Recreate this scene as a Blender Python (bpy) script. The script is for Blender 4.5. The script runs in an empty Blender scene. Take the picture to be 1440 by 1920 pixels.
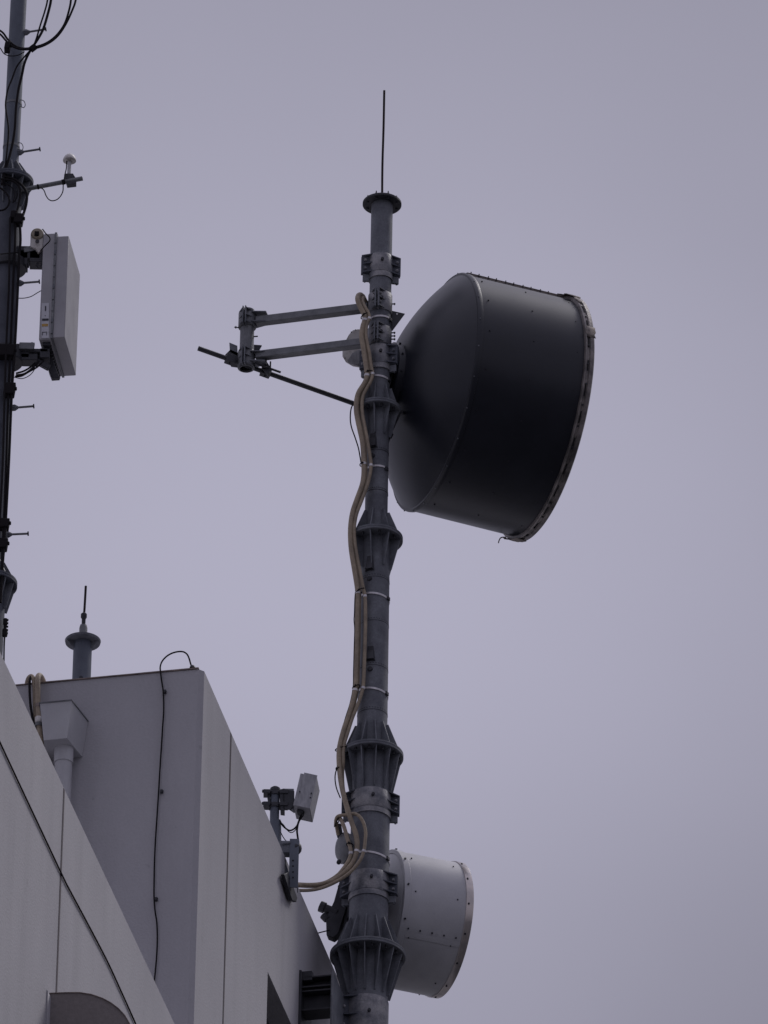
import bpy, bmesh, math, random
from mathutils import Vector, Matrix
random.seed(7)
R = math.radians
scene = bpy.context.scene
col = scene.collection

# ------------------------------------------------------------------ camera
FPX = 18000.0                      # focal length in photo pixels (1440 x 1920)
EL, ROLL = R(31.5), R(1.06)
CAMZ = 1.6
cam = bpy.data.objects.new('camera', bpy.data.cameras.new('camera'))
col.objects.link(cam)
scene.camera = cam
cam.data.sensor_fit = 'VERTICAL'
cam.data.sensor_height = 24.0
cam.data.sensor_width = 18.0
cam.data.lens = FPX / 1920 * 24.0
cam.data.clip_start = 0.5
cam.data.clip_end = 6000
FW = Vector((0, math.cos(EL), math.sin(EL)))
_r0 = Vector((1, 0, 0)); _u0 = _r0.cross(FW)
# clockwise tilt of the picture content = camera rolled counter-clockwise
RT = _r0 * math.cos(ROLL) - _u0 * math.sin(ROLL) * -1
UP = RT.cross(FW)
rot = Matrix((RT, UP, -FW)).transposed()
cam.matrix_world = Matrix.Translation((0, 0, CAMZ)) @ rot.to_4x4()
CP = Vector((0, 0, CAMZ))

# ------------------------------------------------------------------ world, sun, exposure
SUN_AZ, SUN_EL = R(46), R(53)      # azimuth measured from +Y towards +X
w = bpy.data.worlds.new('World'); scene.world = w
w.use_nodes = True
nt = w.node_tree; nt.nodes.clear()
out = nt.nodes.new('ShaderNodeOutputWorld')
sky = nt.nodes.new('ShaderNodeTexSky'); sky.sky_type = 'NISHITA'; sky.sun_disc = False
sky.sun_elevation = SUN_EL; sky.sun_rotation = SUN_AZ
sky.air_density = 1.0; sky.dust_density = 4.0
bg1 = nt.nodes.new('ShaderNodeBackground'); bg1.inputs[1].default_value = 0.05
nt.links.new(sky.outputs[0], bg1.inputs[0])
# the overcast layer: a lavender grey cloud sheet, very slightly uneven
tc = nt.nodes.new('ShaderNodeTexCoord')
def nd(kind, **k):
    n_ = nt.nodes.new(kind)
    for a_, b_ in k.items(): setattr(n_, a_, b_)
    return n_
def lk(a_, b_): nt.links.new(a_, b_)
# soft uneven cloud layer: noise warps a broad thin (bright) patch; brighter towards the zenith like a real overcast
mp = nd('ShaderNodeMapping'); mp.inputs['Scale'].default_value = (14, 14, 20)
mp.inputs['Location'].default_value = (0.9, 0.2, 0.35)
lk(tc.outputs['Generated'], mp.inputs[0])
nz = nd('ShaderNodeTexNoise'); nz.inputs['Scale'].default_value = 1.0
nz.inputs['Detail'].default_value = 3.0; nz.inputs['Roughness'].default_value = 0.4
lk(mp.outputs[0], nz.inputs[0])
def math_(op, a_, b_=None):
    m_ = nd('ShaderNodeMath', operation=op)
    for i_, x_ in enumerate((a_, b_)):
        if x_ is None: continue
        if isinstance(x_, (int, float)): m_.inputs[i_].default_value = x_
        else: lk(x_, m_.inputs[i_])
    return m_.outputs[0]
vd = nd('ShaderNodeVectorMath', operation='DISTANCE'); lk(tc.outputs['Generated'], vd.inputs[0])
pc0 = (FW + RT * (-110 / FPX) - UP * (40 / FPX)).normalized()
vd.inputs[1].default_value = tuple(pc0)
q_ = math_('DIVIDE', vd.outputs['Value'], 0.057)
q_ = math_('POWER', q_, 2.0); q_ = math_('MULTIPLY', q_, -1.0); q_ = math_('EXPONENT', q_)
patch = math_('MULTIPLY', q_, 0.122)
sx = nd('ShaderNodeSeparateXYZ'); lk(tc.outputs['Generated'], sx.inputs[0])
zz_ = math_('MAXIMUM', sx.outputs['Z'], 0.0)
zen = math_('MULTIPLY', math_('MAXIMUM', math_('SUBTRACT', zz_, 0.60), 0.0), 0.75)
nn = math_('MULTIPLY', math_('SUBTRACT', nz.outputs[0], 0.5), 0.075)
vd2 = nd('ShaderNodeVectorMath', operation='DISTANCE'); lk(tc.outputs['Generated'], vd2.inputs[0])
vd2.inputs[1].default_value = tuple((FW + RT * (900 / FPX) - UP * (1150 / FPX)).normalized())
q2_ = math_('EXPONENT', math_('MULTIPLY', math_('POWER', math_('DIVIDE', vd2.outputs['Value'], 0.030), 2.0), -1.0))
heavy = math_('MULTIPLY', q2_, -0.075)       # a heavier bank of cloud low on the right
lum = math_('ADD', math_('ADD', math_('ADD', math_('ADD', patch, zen), nn), heavy), 0.304)
vs_ = nd('ShaderNodeVectorMath', operation='SCALE'); vs_.inputs[0].default_value = (1.0, 0.975, 1.238)
lk(lum, vs_.inputs['Scale'])
bg2 = nt.nodes.new('ShaderNodeBackground'); bg2.inputs[1].default_value = 1.0
nt.links.new(vs_.outputs[0], bg2.inputs[0])
mx = nt.nodes.new('ShaderNodeMixShader'); mx.inputs[0].default_value = 0.97
nt.links.new(bg1.outputs[0], mx.inputs[1]); nt.links.new(bg2.outputs[0], mx.inputs[2])
nt.links.new(mx.outputs[0], out.inputs[0])

sl = bpy.data.lights.new('sun', 'SUN'); sl.energy = 1.5; sl.angle = R(20); sl.color = (1.0, 0.96, 0.95)
so = bpy.data.objects.new('sun', sl); col.objects.link(so)
sd = Vector((math.sin(SUN_AZ) * math.cos(SUN_EL), math.cos(SUN_AZ) * math.cos(SUN_EL), math.sin(SUN_EL)))
so.rotation_euler = sd.to_track_quat('Z', 'Y').to_euler()
so.location = (30, 0, 80)
scene.view_settings.view_transform = 'Standard'
scene.view_settings.look = 'None'
scene.view_settings.exposure = 0.0
scene.view_settings.gamma = 1.0

# ------------------------------------------------------------------ pixel -> world helpers
def ray(px, py):
    return (FW + RT * ((px - 720) / FPX) - UP * ((py - 960) / FPX)).normalized()
def P(px, py, Y):
    d = ray(px, py); return CP + d * (Y / d.y)
def H(px, py, z):
    d = ray(px, py); return CP + d * ((z - CP.z) / d.z)
def PL(px, py, q, n):
    d = ray(px, py); return CP + d * ((q - CP).dot(n) / d.dot(n))
def proj(p):
    v = p - CP; k = v.dot(FW)
    return 720 + FPX * v.dot(RT) / k, 960 - FPX * v.dot(UP) / k
YM = 94.0 * math.cos(EL)           # distance of the main mast
S0 = 94.0 / FPX                    # metres per photo pixel at the mast
Z = Vector((0, 0, 1))
def dirv(theta):                   # 0 = towards the camera, +90 = right
    return Vector((math.sin(R(theta)), -math.cos(R(theta)), 0))

# ------------------------------------------------------------------ materials
def M(name, c1, c2=None, rough=0.6, metal=0.0, scale=8.0, bump=0.0, stretch=(1, 1, 1), lo=0.35, hi=0.65,
      detail=6, spec=0.5, fine=0.0, fscale=120.0, coat=0.0, rv=0.12):
    m = bpy.data.materials.new(name); m.use_nodes = True
    t = m.node_tree; b = t.nodes['Principled BSDF']
    b.inputs['Roughness'].default_value = rough; b.inputs['Metallic'].default_value = metal
    b.inputs['Specular IOR Level'].default_value = spec
    b.inputs['Coat Weight'].default_value = coat
    if c2 is None: c2 = tuple(x * 0.78 for x in c1)
    geo = t.nodes.new('ShaderNodeTexCoord')
    mpn = t.nodes.new('ShaderNodeMapping'); mpn.inputs['Scale'].default_value = stretch
    t.links.new(geo.outputs['Object'], mpn.inputs[0])
    n = t.nodes.new('ShaderNodeTexNoise'); n.inputs['Scale'].default_value = scale
    n.inputs['Detail'].default_value = detail; n.inputs['Roughness'].default_value = 0.6
    t.links.new(mpn.outputs[0], n.inputs[0])
    r = t.nodes.new('ShaderNodeValToRGB')
    r.color_ramp.elements[0].position = lo; r.color_ramp.elements[0].color = (*c2, 1)
    r.color_ramp.elements[1].position = hi; r.color_ramp.elements[1].color = (*c1, 1)
    t.links.new(n.outputs[0], r.inputs[0])
    last = r.outputs[0]
    n2 = t.nodes.new('ShaderNodeTexNoise'); n2.inputs['Scale'].default_value = fscale
    n2.inputs['Detail'].default_value = 3
    t.links.new(geo.outputs['Object'], n2.inputs[0])
    if fine > 0:
        mr = t.nodes.new('ShaderNodeMapRange')
        mr.inputs['From Min'].default_value = 0.3; mr.inputs['From Max'].default_value = 0.7
        mr.inputs['To Min'].default_value = 1 - fine; mr.inputs['To Max'].default_value = 1 + fine
        t.links.new(n2.outputs[0], mr.inputs[0])
        vm = t.nodes.new('ShaderNodeVectorMath'); vm.operation = 'SCALE'
        t.links.new(last, vm.inputs[0]); t.links.new(mr.outputs[0], vm.inputs['Scale'])
        last = vm.outputs[0]
    t.links.new(last, b.inputs['Base Color'])
    m2 = t.nodes.new('ShaderNodeMapRange')
    m2.inputs['To Min'].default_value = max(0.02, rough - rv); m2.inputs['To Max'].default_value = min(1, rough + rv)
    t.links.new(n.outputs[0], m2.inputs[0]); t.links.new(m2.outputs[0], b.inputs['Roughness'])
    if bump > 0:
        bp = t.nodes.new('ShaderNodeBump'); bp.inputs['Strength'].default_value = bump
        bp.inputs['Distance'].default_value = 0.01
        t.links.new(n2.outputs[0], bp.inputs['Height']); t.links.new(bp.outputs[0], b.inputs['Normal'])
    return m

steel = M('painted_steel', (0.185, 0.195, 0.218), (0.108, 0.114, 0.134), 0.58, 0.0, 5.0, 0.15, fine=0.12, fscale=60, spec=0.3)
steel_worn = M('worn_clamp_steel', (0.30, 0.295, 0.305), (0.125, 0.13, 0.15), 0.5, 0.2, 7.0, 0.2, lo=0.38, hi=0.62, fine=0.15, fscale=60)
steel_dark = M('dark_steel', (0.045, 0.046, 0.055), (0.028, 0.029, 0.036), 0.55, 0.2, 9.0, 0.2, fine=0.1)
steel_shaded = M('shaded_steel', (0.092, 0.100, 0.125), (0.055, 0.060, 0.078), 0.6, 0.0, 5.0, 0.1, fine=0.12, spec=0.3)  # darker copy of the mast steel, with shade put into the colour
steel_far = M('blue_grey_steel', (0.13, 0.15, 0.185), (0.08, 0.092, 0.12), 0.55, 0.1, 4.0, 0.1, (1, 1, .5), fine=0.1)
galv = M('galvanised_steel', (0.20, 0.205, 0.215), (0.125, 0.13, 0.14), 0.5, 0.4, 9.0, 0.15, fine=0.12)
band = M('bright_band_steel', (0.75, 0.73, 0.74), (0.5, 0.48, 0.5), 0.4, 0.3, 14.0)
dishdark = M('charcoal_dish_paint', (0.0155, 0.0175, 0.026), (0.0115, 0.013, 0.0195), 0.36, 0.0, 2.5, 0.02, fine=0.06, spec=0.42, rv=0.08)
dishrim = M('weathered_rim_metal', (0.30, 0.27, 0.255), (0.10, 0.092, 0.09), 0.45, 0.3, 6.0, 0.3, lo=0.36, hi=0.64, fine=0.12, fscale=40)
torn = M('torn_cover_fabric', (0.32, 0.28, 0.25), (0.13, 0.115, 0.105), 0.8, 0, 22.0, 0.5)
white = M('grey_white_paint', (0.53, 0.53, 0.55), (0.46, 0.46, 0.48), 0.42, 0.0, 3.0, 0.03, fine=0.05, spec=0.45)
whiterim = M('satin_rim_metal', (0.62, 0.56, 0.52), (0.40, 0.38, 0.38), 0.32, 0.75, 5.0, 0.03)
panelw = M('panel_paint', (0.37, 0.365, 0.385), (0.30, 0.295, 0.315), 0.5, 0.0, 3.0, 0.05, fine=0.04)
unit_grey = M('pale_unit_plastic', (0.40, 0.40, 0.42), (0.27, 0.27, 0.29), 0.6, 0, 14.0, 0.1, (3, 3, .8))
dirtywhite = M('dirty_white_plastic', (0.62, 0.60, 0.58), (0.30, 0.27, 0.24), 0.55, 0, 9.0, 0.05, lo=0.3, hi=0.5)
yellowed = M('yellowed_plastic', (0.34, 0.30, 0.23), (0.24, 0.20, 0.15), 0.5, 0, 18.0)
wave = M('beige_waveguide_jacket', (0.37, 0.300, 0.215), (0.24, 0.195, 0.145), 0.62, 0, 7.0, 0.25, fine=0.12, fscale=50)
rubber = M('black_cable_jacket', (0.009, 0.007, 0.009), (0.006, 0.005, 0.007), 0.75, 0, 6.0, spec=0.2)
brownbl = M('dark_brown_jacket', (0.03, 0.016, 0.018), (0.014, 0.010, 0.012), 0.75, 0, 6.0, spec=0.2)
wallm = M('pale_rendered_wall', (0.475, 0.468, 0.488), (0.395, 0.388, 0.412), 0.85, 0, 0.7, 0.3, (1, 1, .5), lo=0.3, hi=0.7, fine=0.03, fscale=45, spec=0.25)
wallshade = M('shaded_beige_render', (0.25, 0.225, 0.220), (0.215, 0.192, 0.19), 0.85, 0, 1.5, 0.3, fine=0.08, fscale=30)  # beige render of the fin, its shade put into the colour
flash = M('roof_edge_flashing', (0.30, 0.24, 0.21), (0.14, 0.11, 0.11), 0.6, 0.2, 6.0)
seal = M('joint_sealant', (0.075, 0.055, 0.065), (0.05, 0.04, 0.05), 0.8, 0, 6)
glass = M('window_glass', (0.012, 0.013, 0.017), (0.010, 0.011, 0.014), 0.1, 0, 2, rv=0.02)
alum = M('window_aluminium', (0.12, 0.12, 0.13), (0.09, 0.09, 0.10), 0.45, 0.5, 8)
blackp = M('black_print', (0.02, 0.02, 0.03), None, 0.6)
orangep = M('orange_print', (0.48, 0.30, 0.07), (0.35, 0.2, 0.05), 0.6, scale=60)
hole_m = M('dark_inside', (0.012, 0.012, 0.014), None, 0.9)
groundm = M('asphalt_ground', (0.045, 0.045, 0.05), (0.032, 0.032, 0.036), 0.9, 0, 0.2, 0.3)

def wall_streaks(m):
    """rain streaks and a few small chips: marks with shapes of their own"""
    t = m.node_tree; b = t.nodes['Principled BSDF']
    src = b.inputs['Base Color'].links[0].from_socket
    tcn = t.nodes.new('ShaderNodeTexCoord')
    mpn = t.nodes.new('ShaderNodeMapping'); mpn.inputs['Scale'].default_value = (2.2, 2.2, 0.16)
    t.links.new(tcn.outputs['Object'], mpn.inputs[0])
    n = t.nodes.new('ShaderNodeTexNoise'); n.inputs['Scale'].default_value = 1.6; n.inputs['Detail'].default_value = 5
    t.links.new(mpn.outputs[0], n.inputs[0])
    mr = t.nodes.new('ShaderNodeMapRange'); mr.inputs['From Min'].default_value = 0.5; mr.inputs['From Max'].default_value = 0.8
    mr.inputs['To Min'].default_value = 1.0; mr.inputs['To Max'].default_value = 0.90
    t.links.new(n.outputs[0], mr.inputs[0])
    n3 = t.nodes.new('ShaderNodeTexNoise'); n3.inputs['Scale'].default_value = 6.5; n3.inputs['Detail'].default_value = 2
    t.links.new(tcn.outputs['Object'], n3.inputs[0])
    mr3 = t.nodes.new('ShaderNodeMapRange'); mr3.inputs['From Min'].default_value = 0.72; mr3.inputs['From Max'].default_value = 0.78
    mr3.inputs['To Min'].default_value = 1.0; mr3.inputs['To Max'].default_value = 0.85
    t.links.new(n3.outputs[0], mr3.inputs[0])
    mu = t.nodes.new('ShaderNodeMath'); mu.operation = 'MULTIPLY'
    t.links.new(mr.outputs[0], mu.inputs[0]); t.links.new(mr3.outputs[0], mu.inputs[1])
    vm = t.nodes.new('ShaderNodeVectorMath'); vm.operation = 'SCALE'
    t.links.new(src, vm.inputs[0]); t.links.new(mu.outputs[0], vm.inputs['Scale'])
    t.links.new(vm.outputs[0], b.inputs['Base Color'])
wall_streaks(wallm)
for m_ in (white, panelw, unit_grey): wall_streaks(m_)

# ------------------------------------------------------------------ mesh builder
def basis(d):
    d = d.normalized()
    a = Z if abs(d.z) < 0.9 else Vector((1, 0, 0))
    x = a.cross(d).normalized(); y = d.cross(x).normalized()
    return x, y, d

class MB:
    def __init__(s): s.v = []; s.f = []
    def add(s, vs, fs):
        o = len(s.v); s.v += [Vector(v) for v in vs]; s.f += [tuple(i + o for i in f) for f in fs]; return s
    def box(s, c, ax, ay, az, hx, hy, hz):
        c = Vector(c); vs = []
        for k in (-1, 1):
            for j in (-1, 1):
                for i in (-1, 1):
                    vs.append(c + ax * (hx * i) + ay * (hy * j) + az * (hz * k))
        return s.add(vs, [(0, 2, 3, 1), (4, 5, 7, 6), (0, 1, 5, 4), (2, 6, 7, 3), (0, 4, 6, 2), (1, 3, 7, 5)])
    def bar(s, a, b, wx, wz=None, up=Z):
        """rectangular bar from a to b, width wx sideways, wz along up"""
        wz = wz or wx; d = (b - a).normalized(); sd_ = d.cross(up).normalized(); u = sd_.cross(d)
        return s.box((a + b) / 2, d, sd_, u, (b - a).length / 2, wx / 2, wz / 2)
    def cyl(s, a, b, r, r2=None, n=24, cap=True):
        r2 = r if r2 is None else r2
        a = Vector(a); b = Vector(b); x, y, d = basis(b - a); vs = []
        for q, rr in ((a, r), (b, r2)):
            for i in range(n):
                t = 2 * math.pi * i / n; vs.append(q + x * (rr * math.cos(t)) + y * (rr * math.sin(t)))
        fs = [(i, (i + 1) % n, n + (i + 1) % n, n + i) for i in range(n)]
        if cap: fs += [tuple(reversed(range(n))), tuple(range(n, 2 * n))]
        return s.add(vs, fs)
    def lathe(s, c, d, prof, n=48, closed=False, start=0.0, sweep=360.0, ref=None):
        """prof = [(t along d, radius)]"""
        x, y, d = basis(d)
        if ref is not None:
            x = ref.normalized(); y = d.cross(x)
        full = sweep >= 360; m = n if full else n + 1; vs = []
        for i in range(m):
            a = R(start + sweep * i / n)
            e = x * math.cos(a) + y * math.sin(a)
            for (t, r) in prof: vs.append(c + d * t + e * r)
        k = len(prof); fs = []
        for i in range(n):
            j = (i + 1) % m
            for q in range(k if closed else k - 1):
                q2 = (q + 1) % k
                fs.append((i * k + q, j * k + q, j * k + q2, i * k + q2))
        return s.add(vs, fs)
    def tube(s, pts, r, n=10, sub=4, cap=True, flat=None):
        pts = [Vector(p) for p in pts]
        if sub > 1 and len(pts) > 2:
            q = [pts[0] * 2 - pts[1]] + pts + [pts[-1] * 2 - pts[-2]]; o = []
            for i in range(1, len(q) - 2):
                for k in range(sub):
                    t = k / sub; p0, p1, p2, p3 = q[i - 1:i + 3]
                    o.append(0.5 * ((2 * p1) + (p2 - p0) * t + (2 * p0 - 5 * p1 + 4 * p2 - p3) * t * t + (3 * p1 - p0 - 3 * p2 + p3) * t ** 3))
            o.append(pts[-1]); pts = o
        x = None; vs = []
        for i, p in enumerate(pts):
            d = (pts[min(i + 1, len(pts) - 1)] - pts[max(i - 1, 0)]).normalized()
            if x is None: x = basis(d)[0]
            else: x = (x - d * x.dot(d)).normalized()
            y = d.cross(x)
            for k in range(n):
                a = 2 * math.pi * k / n; vs.append(p + (x * math.cos(a) + y * math.sin(a)) * r)
        m = len(pts); fs = []
        for i in range(m - 1):
            for k in range(n):
                k2 = (k + 1) % n; fs.append((i * n + k, i * n + k2, (i + 1) * n + k2, (i + 1) * n + k))
        if cap: fs += [tuple(reversed(range(n))), tuple(range((m - 1) * n, m * n))]
        return s.add(vs, fs)
    def prism(s, poly, ext):
        """extrude a planar polygon (world points) by vector ext"""
        n = len(poly); vs = [Vector(p) for p in poly] + [Vector(p) + ext for p in poly]
        fs = [tuple(range(n)), tuple(reversed(range(n, 2 * n)))]
        fs += [(i, n + i, n + (i + 1) % n, (i + 1) % n) for i in range(n)]
        return s.add(vs, fs)
    def hexnut(s, c, d, r, h): return s.cyl(c, c + d * h, r, n=6)

def obj(name, mb, mat, parent=None, smooth=35, bevel=0.0, label=None):
    me = bpy.data.meshes.new(name)
    o_ = parent.matrix_world.translation.copy() if parent else Vector((0, 0, 0))
    if parent: o_ = Vector(parent['_o'])
    me.from_pydata([v - o_ for v in mb.v], [], mb.f)
    bm = bmesh.new(); bm.from_mesh(me); bmesh.ops.recalc_face_normals(bm, faces=bm.faces)
    bm.to_mesh(me); bm.free()
    me.materials.append(mat)
    me.polygons.foreach_set('use_smooth', [True] * len(me.polygons))
    me.set_sharp_from_angle(angle=R(smooth))
    o = bpy.data.objects.new(name, me); col.objects.link(o)
    if parent:
        o.parent = parent
    o['_o'] = tuple(o_)
    if bevel > 0:
        b = o.modifiers.new('bevel', 'BEVEL'); b.width = bevel; b.segments = 2; b.limit_method = 'ANGLE'
    if label: o['label'] = label
    return o
def thing(name, loc, label, cat, group=None):
    o = bpy.data.objects.new(name, None); col.objects.link(o); o.location = loc
    o.empty_display_size = 0.1
    o['_o'] = tuple(loc); o['label'] = label; o['category'] = cat
    if group: o['group'] = group
    return o
def solo(name, mb, mat, label, cat, group=None, smooth=35, bevel=0.0):
    """thing that is one mesh: origin moved to its first vertex"""
    org = mb.v[0].copy()
    me_parent = {'_o': tuple(org)}
    me = bpy.data.meshes.new(name); me.from_pydata([v - org for v in mb.v], [], mb.f)
    bm = bmesh.new(); bm.from_mesh(me); bmesh.ops.recalc_face_normals(bm, faces=bm.faces); bm.to_mesh(me); bm.free()
    me.materials.append(mat)
    me.polygons.foreach_set('use_smooth', [True] * len(me.polygons)); me.set_sharp_from_angle(angle=R(smooth))
    o = bpy.data.objects.new(name, me); col.objects.link(o); o.location = org
    o['_o'] = tuple(org); o['label'] = label; o['category'] = cat
    if group: o['group'] = group
    if bevel > 0:
        b = o.modifiers.new('bevel', 'BEVEL'); b.width = bevel; b.segments = 2; b.limit_method = 'ANGLE'
    return o

# ================================================================== ground
gm = MB(); gm.add([(-2500, -2500, 0), (2500, -2500, 0), (2500, 2500, 0), (-2500, 2500, 0)], [(0, 1, 2, 3)])
g = obj('ground', gm, groundm); g['kind'] = 'structure'

# ================================================================== building
YC = YM - 4.73
C0 = P(381, 1254, YC); ZB = C0.z
far = H(600, 1757, ZB)
u = (far - C0); u.z = 0; u.normalize()
v = Vector((u.y, -u.x, 0))                       # to the right, out of the facade
nF = v.copy()                                    # facade plane normal; dark plane normal = -u
def F(px, py, off=0.0): return PL(px, py, C0 + v * off, v)
def D(px, py, off=0.0): return PL(px, py, C0 - u * off, u)
def SW(p): q = p - C0; return q.dot(u), q.dot(v)
def W(s, w_, z): r_ = C0 + u * s + v * w_; r_.z = z; return r_
ZA = F(120, 1478).z
print('CHK az', math.degrees(math.atan2(u.x, u.y)), 'ZB', ZB, 'ZA', F(0, 1238).z, ZA, F(328, 1920).z,
      'darkleft', SW(H(35, 1284, ZB)))
bld = thing('office_building', W(0, 0, 0), 'pale rendered building with a raised rooftop block at the lower left', 'building')
CH = 0.045
# window hole in the upper facade
ws, _ = SW(F(502, 1822)); wz = F(502, 1822).z
ws2, wz2 = ws + 2.6, wz - 1.7
mb = MB()
NEAR, LEFT, BACK = -24.0, -14.0, 22.0
# upper block: facade face with a hole, chamfer, dark face, the rest
scuts = [CH, ws, ws2, BACK]; zcuts = [0, wz2, wz, ZB]
for i in range(3):
    for k in range(3):
        if i == 1 and k == 1: continue
        a, b = scuts[i], scuts[i + 1]; c, d_ = zcuts[k], zcuts[k + 1]
        mb.add([W(a, 0, c), W(b, 0, c), W(b, 0, d_), W(a, 0, d_)], [(0, 1, 2, 3)])
dp = -0.30
mb.add([W(ws, 0, wz2), W(ws2, 0, wz2), W(ws2, 0, wz), W(ws, 0, wz), W(ws, dp, wz2), W(ws2, dp, wz2), W(ws2, dp, wz), W(ws, dp, wz)],
       [(0, 1, 5, 4), (1, 2, 6, 5), (2, 3, 7, 6), (3, 0, 4, 7)])
mb.add([W(0, -CH, 0), W(CH, 0, 0), W(CH, 0, ZB), W(0, -CH, ZB)], [(0, 1, 2, 3)])
mb.add([W(0, LEFT, 0), W(0, -CH, 0), W(0, -CH, ZB), W(0, LEFT, ZB)], [(0, 1, 2, 3)])
mb.add([W(0, LEFT, 0), W(BACK, LEFT, 0), W(BACK, LEFT, ZB), W(0, LEFT, ZB)], [(0, 1, 2, 3)])
mb.add([W(BACK, LEFT, 0), W(BACK, 0, 0), W(BACK, 0, ZB), W(BACK, LEFT, ZB)], [(0, 1, 2, 3)])
# roof set 0.3 m down inside a parapet 0.18 thick
T_ = 0.18
mb.add([W(0, LEFT, ZB), W(0, -CH, ZB), W(CH, 0, ZB), W(BACK, 0, ZB), W(BACK, LEFT, ZB),
        W(T_, LEFT + T_, ZB), W(T_, -T_, ZB), W(T_, -T_, ZB), W(BACK - T_, -T_, ZB), W(BACK - T_, LEFT + T_, ZB)],
       [(0, 1, 6, 5), (1, 2, 6), (2, 3, 8, 6), (3, 4, 9, 8), (4, 0, 5, 9)])
zr = ZB - 0.3
mb.add([W(T_, LEFT + T_, zr), W(T_, -T_, zr), W(BACK - T_, -T_, zr), W(BACK - T_, LEFT + T_, zr),
        W(T_, LEFT + T_, ZB), W(T_, -T_, ZB), W(BACK - T_, -T_, ZB), W(BACK - T_, LEFT + T_, ZB)],
       [(0, 1, 2, 3), (0, 1, 5, 4), (1, 2, 6, 5), (2, 3, 7, 6), (3, 0, 4, 7)])
obj('upper_block', mb, wallm, bld)
mb = MB()
A_ = [W(NEAR, LEFT, 0), W(NEAR, 0, 0), W(-0.003, 0, 0), W(-0.003, LEFT, 0)]
mb.prism(A_, Vector((0, 0, ZA - 0.35)))
A2 = [W(NEAR, -0.2, ZA - 0.35), W(NEAR, 0, ZA - 0.35), W(-0.003, 0, ZA - 0.35), W(-0.003, -0.2, ZA - 0.35)]
mb2 = MB(); mb2.prism([p for p in A2], Vector((0, 0, 0.35)))
obj('lower_block', mb, wallm, bld)
obj('parapet', mb2, wallm, bld)
# coping along the top of the dark face, slightly wavy like worn flashing
mb = MB(); N = 26; prev = None
for i in range(N):
    a = LEFT + (-CH + 0.004 - LEFT) * i / N; b = LEFT + (-CH + 0.004 - LEFT) * (i + 1) / N
    h = 0.006 + 0.006 * random.random()
    mb.prism([W(-0.012 - 0.006 * random.random(), a, ZB + 0.002), W(-0.014, b, ZB + 0.002), W(0.17, b, ZB + 0.002), W(0.17, a, ZB + 0.002)], Z * h)
obj('coping', mb, flash, bld)
# window: frame and glass
mb = MB(); fw = 0.05
for (a, b, c, d_) in ((ws, ws2, wz - fw, wz), (ws, ws2, wz2, wz2 + fw), (ws, ws + fw, wz2 + fw, wz - fw), (ws2 - fw, ws2, wz2 + fw, wz - fw), (ws + 1.25, ws + 1.30, wz2 + fw, wz - fw)):
    mb.prism([W(a, -0.20, c), W(b, -0.20, c), W(b, -0.20, d_), W(a, -0.20, d_)], -v * 0.06)
fr = obj('window', mb, alum, bld, bevel=0.004)
mb = MB(); mb.add([W(ws, -0.24, wz2), W(ws2, -0.24, wz2), W(ws2, -0.24, wz), W(ws, -0.24, wz)], [(0, 1, 2, 3)])
obj('window_pane', mb, glass, fr)
# sealant joints
for (x1, y1) in ((433, 1378), (120, 1478)):
    q = F(x1, y1); s_, _ = SW(q)
    mb = MB(); zt = (ZB if x1 > 300 else ZA) - 0.01
    mb.prism([W(s_ - 0.022, 0.003, zt - 9), W(s_ + 0.022, 0.003, zt - 9), W(s_ + 0.022, 0.003, zt), W(s_ - 0.022, 0.003, zt)], -v * 0.02)
    obj('sealant_joint', mb, seal, bld)
# rounded fin that sticks out from the lower facade
s0f, _ = SW(F(93, 1858))
qf = C0 + u * s0f
outl = [PL(x, y, qf, u) for (x, y) in ((93, 1863), (99, 1862.5), (125, 1861.5), (150, 1861.5), (172, 1865), (192, 1872), (208, 1880.5), (222, 1891), (234, 1904), (243, 1919), (250, 1936), (255, 1958), (257, 1990), (255, 2080), (92, 2085))]
e0 = W(s0f, -0.02, outl[-1].z); outl[-1] = e0
outl.insert(0, W(s0f, -0.02, outl[0].z - 0.01))
mb = MB(); mb.prism(outl, u * 0.14)
obj('rounded_fin', mb, wallshade, bld, smooth=25)
mb = MB()   # thin pale drip edge following the fin's outline
for a, b in zip(outl[:-2], outl[1:-1]):
    mb.bar(a - u * 0.004, b - u * 0.004, 0.008, 0.007)
obj('fin_edge', mb, flash, bld)
mb = MB(); zt = F(88, 1856).z
mb.prism([W(s0f - 0.10, 0.0, zt), W(s0f - 0.10, 0.012, zt - 0.02), W(s0f - 0.10, 0.012, zt - 1.6), W(s0f - 0.10, 0.0, zt - 1.6)], u * 0.1)
obj('fin_return', mb, wallm, bld)

# cable along the lower facade
pts = [(-60, 1262), (0, 1392), (40, 1478), (80, 1563), (120, 1648), (135, 1677), (165, 1733), (200, 1800), (225, 1854), (255, 1921), (290, 2000)]
mb = MB(); mb.tube([F(x, y, 0.010) for x, y in pts], 0.0078, n=8)
solo('facade_cable', mb, brownbl, 'dark cable running diagonally across the front of the lower pale wall, past the rounded fin', 'cable')

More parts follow.
